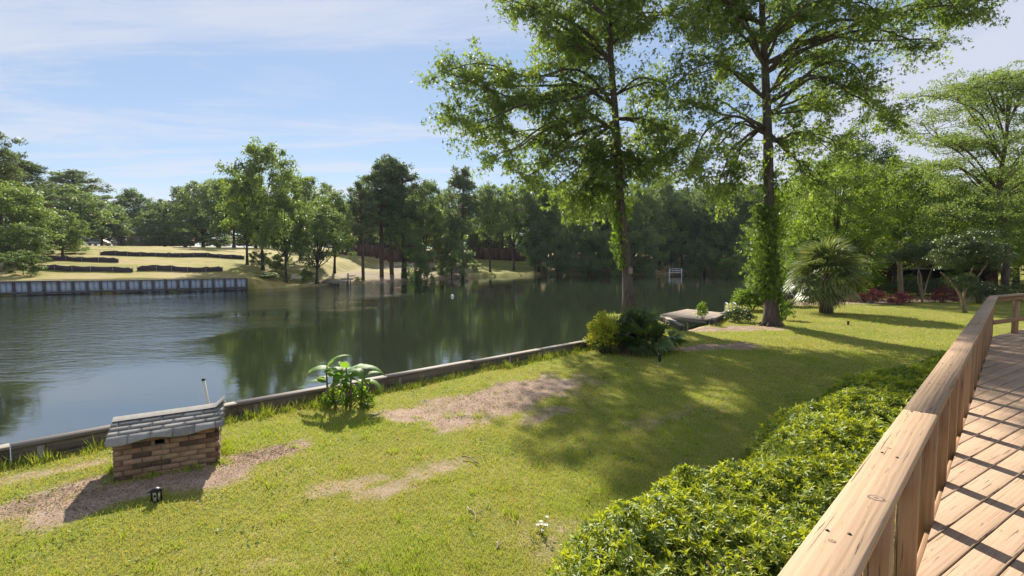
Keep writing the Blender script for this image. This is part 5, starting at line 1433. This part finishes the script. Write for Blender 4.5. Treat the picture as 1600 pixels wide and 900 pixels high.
# banana like plant at the seawall
def banana():
    base = gr(538, 634); g = np.random.default_rng(61)
    t = thing('banana_plant', 'young banana plant with broad glossy leaves against the seawall', 'plant', base)
    def leaf(p, az, el, L, W, bend):
        n = 9; V = []; v = []
        h = np.array((math.cos(az), math.sin(az), 0)); s = np.array((-math.sin(az), math.cos(az), 0)); q = np.array(p, float); e = el
        for k in range(n+1):
            f = k/n; wd = W*math.sin(math.pi*min(1, (f*.93+.07))**.75)*.5+.003
            up = np.array((0, 0, 1.))*math.cos(e)-h*math.sin(e)
            wv_ = .012*math.sin(k*2.3+az*5)
            V += [q+s*wd+up*(-wd*.25+wv_), q+s*wd*.5+up*(.02*wd), q-up*.012, q-s*wd*.5+up*(.02*wd), q-s*wd+up*(-wd*.25-wv_)]
            q = q+(h*math.cos(e)+np.array((0, 0, 1))*math.sin(e))*(L/n); e -= bend/n
        F = [(5*k+i, 5*k+5+i, 5*k+6+i, 5*k+1+i) for k in range(n) for i in range(4)]
        part('leaf', Geo().add(np.array(V), np.array(F), np.clip(.5+g.normal(0, .25), 0, 1)), M['banana'], t, True)
    stems = [((-.30, .05), .72), ((-.16, .0), .66), ((.10, .05), .62), ((.28, .12), .55), ((.0, .15), .7)]
    for (dx, dy), h in stems:
        p0 = base+(dx, dy, -.05); p1 = base+np.array((dx*1.15, dy, h))
        part('stalk', Geo().add(*tube(curve([p0, (p0+p1)/2+g.normal(0, .012, 3), p1], 6), np.linspace(.026, .014, 6), 7)), M['bark_light'], t, True)
        k = 4
        for i in range(k):
            az = g.uniform(0, 6.28)+i*1.7
            leaf(p1-(0, 0, .09*i), az, R(g.uniform(15, 65)), g.uniform(.36, .6), g.uniform(.16, .25), R(g.uniform(55, 105)))
    for az, L in ((-.1, .6), (.15, .55), (3.0, .5), (3.3, .45), (1.2, .5), (-1.0, .42)):
        leaf(base+np.array((.2 if abs(az) < 1.5 else -.25, .05, .68)), az, R(32), L*1.1, .23, R(95))
banana()
shrub('weedy_clump', 'weedy herbs growing round the foot of the banana plant', 'weeds', gr(545, 632), .52, .25, .42, 40, 34, .06, M['ivy'], 62, cr=.11, lift=.1, stems=10)

# ------------------------------------------------------------------ hedge below the railing
def hedge():
    g = np.random.default_rng(77)
    t = thing('azalea_hedge', 'low bright green leafy hedge below the deck railing', 'hedge', rp(5, -1.3, 0))
    org = ORG[t.name]
    def top(s, q):      # q: distance out from the rail
        wd = 2.0+.22*(1-sstep(2.5, 6, s))-1.0*sstep(9, 16, s)+.18*np.sin(s*1.9)+.1*np.sin(s*4.3+1)
        e = np.clip((wd-q)/.75, 0, 1)
        P = np.stack([s, q], 1)
        z = (.86-.12*sstep(6, 14, s))*(e*(2-e))**.75+.05*fnoise(P, 1.6, 1)+.045*fnoise(P, 4.5, 2)
        return np.where(q < wd, np.maximum(z, .05), -1), e
    def sample(n, s0, s1):
        s = g.uniform(s0, s1, n); q = g.uniform(-.12, 2.4, n); z, e = top(s, q); k = z > 0
        s, q, z, e = s[k], q[k], z[k], e[k]
        h = .04
        zx = (top(s+h, q)[0]-top(s-h, q)[0])/(2*h); zq = (top(s, q+h)[0]-top(s, q-h)[0])/(2*h)
        zx = np.clip(zx, -2, 2); zq = np.clip(zq, -2.5, 2.5)
        P = US[None]*s[:, None]+UP[None]*(-.40-q)[:, None]
        nr = unit(np.column_stack([-(US[0]*zx-UP[0]*zq), -(US[1]*zx-UP[1]*zq), np.ones(len(s))]))
        return np.column_stack([P, z]), nr
    def rosettes(P, nr, L, nl, deep, newfrac):
        m = len(P)
        ax = unit(nr*.75+np.array((0, 0, .55))+g.normal(size=(m, 3))*.34)
        P = P-ax*(g.uniform(0, 1, m)**1.6*deep)[:, None]
        new = g.uniform(0, 1, m) < newfrac
        rep = np.repeat(np.arange(m), nl); k = np.tile(np.arange(nl), m)
        A = ax[rep]; ref = unit(np.cross(A, np.array((.3, .5, .1)))); r2 = np.cross(A, ref)
        th = k*2.399+np.repeat(g.uniform(0, 6.28, m), nl)
        el = np.where(new[rep], g.uniform(.5, 1.25, len(rep)), g.uniform(-.05, .85, len(rep)))
        rad = ref*np.cos(th)[:, None]+r2*np.sin(th)[:, None]
        D = rad*np.cos(el)[:, None]+A*np.sin(el)[:, None]
        Nn = A*np.cos(el)[:, None]-rad*np.sin(el)[:, None]+g.normal(size=(len(rep), 3))*.12
        s = L*g.uniform(.7, 1.25, len(rep))*np.where(new[rep], .85, 1.0)
        base = P[rep]-A*(L*.5*(k/nl))[:, None]
        v = np.clip(np.where(new[rep], g.normal(.86, .10, len(rep)), g.normal(.34, .2, len(rep))), 0, 1)
        return base, D, Nn, s, v
    G = Geo()
    near = None
    for (s0, s1, dens, L, nl, deep) in [(-1.2, 3.2, 470, .057, 8, .14), (3.2, 6.5, 420, .060, 8, .13), (6.5, 10.5, 270, .072, 7, .12), (10.5, 17, 180, .085, 6, .12)]:
        n = int((s1-s0)*2.27*dens); P, nr = sample(n, s0, s1)
        b, D, Nn, s, v = rosettes(P, nr, L, nl, deep, .58)
        V, F, a = leaves(T_LANCE, b, D, Nn, s*1.12, s*.36, v); G.add(V, F, a)
        # deeper leafy layer, inner shade put into its darker leaf colour
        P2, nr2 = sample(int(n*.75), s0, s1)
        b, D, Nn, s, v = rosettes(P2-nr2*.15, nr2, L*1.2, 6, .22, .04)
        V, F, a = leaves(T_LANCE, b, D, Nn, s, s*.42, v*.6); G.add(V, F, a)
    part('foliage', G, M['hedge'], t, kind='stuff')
    # the nearest sprigs as pieces of their own
    ms = []
    for k in range(6):
        b, D, Nn, s, v = rosettes(np.zeros((1, 3)), np.array([[0, 0, 1.]]), .07, 9, 0, .6)
        V, F, a = leaves(T_LANCE, b, D, Nn, s, s*.38, v); q = Geo().add(V, F, a)
        q.add(*tube([(0, 0, -.10), (0, 0, 0)], [.0025, .002], 4, cap=False), .3)
        mm = q.mesh('leaf_sprig'); mm.materials.append(M['hedge']); ms.append(mm)
    P, nr = sample(2600, .8, 4.6)
    d = np.linalg.norm(P-np.array((0, 0, EYE)), axis=1); idx = np.argsort(d+g.uniform(0, 1.2, len(d)))[:300]
    for j, i in enumerate(idx):
        o = mkobj('leaf_sprig', ms[j % 6], None, t, P[i]+nr[i]*.018-org)
        o.rotation_euler = Vector(unit(nr[i]+np.array((0, 0, .9))+g.normal(size=3)*.25).tolist()).to_track_quat('Z', 'Y').to_euler()
    S = Geo()
    Ps, ns = sample(420, -1, 16)
    for p in Ps:
        b = np.array((p[0]+g.normal(0, .08), p[1]+g.normal(0, .08), -.03)); S.add(*tube([b, (b+p)/2+g.normal(0, .03, 3), p-(0, 0, .05)], [.008, .006, .003], 4, cap=False))
    part('stems', S, M['stem'], t, kind='stuff')
hedge()

# ------------------------------------------------------------------ grass blades
def grass():
    g = np.random.default_rng(99); n = 620000
    r = 2.6*np.exp(g.uniform(0, 1, n)*math.log(36/2.6)); th = g.uniform(R(-62), R(64), n)
    P = np.stack([r*np.sin(th), r*np.cos(th)], 1)
    sd = lake_sd(P); pr = P @ UP; sr = P @ US
    keep = (sd > .16) & (pr < -.45-1.5*(1-.5*sstep(9, 15, sr))*0)
    hw = 1.75-.95*sstep(9, 16, sr)
    keep &= ~((pr > -.4-hw) & (sr < 16.5)) & ~((pr > -.4) & (sr < 18))
    keep &= farness(P) < .3
    A = HUT_A[:2]; u = HUT_U[:2]; w = np.array((-u[1], u[0])); q = P-A
    keep &= ~((q @ u > -.02) & (q @ u < HUT_L+.02) & (q @ w > -.02) & (q @ w < .95))
    dv = dirt_at(P)+.35*fnoise(P, 9, 1)*.5
    keep &= g.uniform(0, 1, n) > np.clip((dv-.18)*1.75, 0, .965)
    P = P[keep]; sd = sd[keep]; r = r[keep]; n = len(P)
    z = ground_z(P); dv = dirt_at(P)
    lush = fnoise(P, .8, 3)*.5+fnoise(P, 2.7, 1)*.35
    H = g.uniform(.022, .064, n)*(1+.5*sstep(.1, .8, lush))*(1+1.7*(1-sstep(.15, .65, sd))*g.uniform(0, 1, n)**.7)*(.75+.4*np.clip(r/12, 0, 1))
    W = .0048*np.clip(r/4.2, .9, 4.2)*g.uniform(.7, 1.3, n)
    D = unit(np.column_stack([g.normal(0, .55, (n, 2)), np.ones(n)])); Nn = rdir(n, g)
    v = np.clip(.62+.42*lush+g.normal(0, .26, n)-.6*dv, 0, 1)
    V, F, a = leaves(T_BLADE, np.column_stack([P, z-.004]), D, Nn, H, W, v)
    o = single('lawn_grass', Geo().add(V, F, a), M['grass'], 'short yellow green lawn grass with worn gaps', 'grass', (0, 0, 0), kind='stuff')
    # dry litter on the bare soil
    m = 16000
    k = np.array([0, 0, 1, 2, 3, 4, 9, 10, 11])[g.integers(0, 9, m)]; f = g.uniform(0, 1, m)
    A = np.array([np.array(DIRT[i][0][:2]) for i in k]); B = np.array([np.array(DIRT[i][1][:2]) for i in k]); Wd = np.array([DIRT[i][2] for i in k])
    P = A+(B-A)*f[:, None]+g.normal(0, .75, (m, 2))*Wd[:, None]
    P = P[(lake_sd(P) > .2) & (dirt_at(P) > .35)]; m = len(P)
    az = g.uniform(0, 6.28, m); D = np.column_stack([np.cos(az), np.sin(az), g.normal(0, .12, m)]); Nn = unit(np.column_stack([g.normal(0, .3, (m, 2)), np.ones(m)]))
    rr = np.linalg.norm(P, axis=1)
    L = g.uniform(.01, .035, m); V, F, a = leaves(T_DIAM, np.column_stack([P, ground_z(P)+g.uniform(.003, .014, m)]), D, Nn, L, L*g.uniform(.08, .45, m), g.uniform(0, 1, m))
    single('leaf_litter', Geo().add(V, F, a), M['dryleaf'], 'dry leaf litter scattered over the bare soil patches', 'leaf litter', (0, 0, 0), kind='stuff')
    # broad leaved weeds and fallen leaves
    m = 420; c = np.column_stack([g.uniform(-7, 9, m), g.uniform(3, 17, m)]); nb = 14
    P = np.repeat(c, nb, 0)+g.normal(0, .07, (m*nb, 2)); P = P[(lake_sd(P) > .3) & ((P @ UP) < -2.5)]; k = len(P)
    az = g.uniform(0, 6.28, k); D = unit(np.column_stack([np.cos(az), np.sin(az), g.uniform(.1, .9, k)])); Nn = unit(np.column_stack([g.normal(0, .4, (k, 2)), np.ones(k)]))
    L = g.uniform(.02, .05, k); V, F, a = leaves(T_LANCE, np.column_stack([P, ground_z(P)+.012]), D, Nn, L, L*.55, np.clip(g.normal(.5, .25, k), 0, 1))
    single('lawn_weeds', Geo().add(V, F, a), M['ivy'], 'broad leaved weeds scattered through the lawn', 'weeds', (0, 0, 0), kind='stuff')
    m = 700; P = np.column_stack([g.uniform(-7, 14, m), g.uniform(3, 24, m)]); P = P[(lake_sd(P) > .3) & ((P @ UP) < -2.5)]; k = len(P)
    az = g.uniform(0, 6.28, k); D = unit(np.column_stack([np.cos(az), np.sin(az), g.normal(0, .2, k)])); Nn = unit(np.column_stack([g.normal(0, .4, (k, 2)), np.ones(k)]))
    L = g.uniform(.025, .065, k); V, F, a = leaves(T_LANCE, np.column_stack([P, ground_z(P)+.03]), D, Nn, L, L*.5, g.uniform(0, 1, k))
    single('fallen_leaves', Geo().add(V, F, a), M['dryleaf'], 'dry brown leaves fallen over the lawn', 'fallen leaves', (0, 0, 0), kind='stuff')
    # taller tufts
    T = []
    for k in range(46):
        e = g.integers(0, 3); f = g.uniform(0, 1); w3 = np.array((-HUT_U[1], HUT_U[0]))
        c = HUT_A[:2]+(HUT_U[:2]*HUT_L*f-w3*.05 if e == 0 else (HUT_U[:2]*(HUT_L+.05)+w3*.9*f if e == 1 else -HUT_U[:2]*.05+w3*.9*f))
        T.append((c, g.uniform(.04, .11)))
    for k in range(260):
        if k < 150:
            i = g.integers(1, 5); a, b = np.array(NEAR_WALL[i]), np.array(NEAR_WALL[i+1]) if i < 4 else np.array(NEAR_WALL[4])
            a = np.array(NEAR_WALL[1])+(np.array(NEAR_WALL[4])-np.array(NEAR_WALL[1]))*g.uniform(-.15, 1); c = a+np.array((.70, -.71))*abs(g.normal(.22, .10)); hh = g.uniform(.10, .26)
        else:
            c = np.array((g.uniform(-4, 3), g.uniform(3.2, 9))); hh = g.uniform(.06, .12)
        T.append((c, hh))
    PP = []; DD = []; HH = []
    for c, hh in T:
        nb = 26; PP.append(c+g.normal(0, .05, (nb, 2))); DD.append(np.column_stack([g.normal(0, .4, (nb, 2)), np.ones(nb)])); HH.append(hh*g.uniform(.5, 1.2, nb))
    P = np.concatenate(PP); D = unit(np.concatenate(DD)); H = np.concatenate(HH); k = (lake_sd(P) > .14) & ((P @ UP) < -2.3); P, D, H = P[k], D[k], H[k]
    V, F, a = leaves(T_BLADE, np.column_stack([P, ground_z(P)-.005]), D, rdir(len(P), g), H, .011, np.clip(g.normal(.85, .15, len(P)), 0, 1))
    single('grass_tufts', Geo().add(V, F, a), M['grass'], 'taller grass tufts along the seawall and over the lawn', 'grass', (0, 0, 0), kind='stuff')
grass()

# ------------------------------------------------------------------ thin summer haze
def haze():
    V, F = boxv((0, 900, 48), (3000, 2400, 102))
    me = Geo().add(V, F).mesh('haze')
    m = bpy.data.materials.new('thin haze'); m.use_nodes = True; nt = m.node_tree; nt.nodes.clear()
    out = nt.nodes.new('ShaderNodeOutputMaterial'); pv = nt.nodes.new('ShaderNodeVolumePrincipled')
    pv.inputs['Color'].default_value = (.80, .88, 1, 1); pv.inputs['Density'].default_value = HAZE; pv.inputs['Anisotropy'].default_value = 0.25
    nt.links.new(pv.outputs[0], out.inputs['Volume'])
    o = mkobj('haze', me, m); tag(o, 'thin bluish summer haze over the lake', None, kind='stuff')
HAZE = 0.00013
haze()
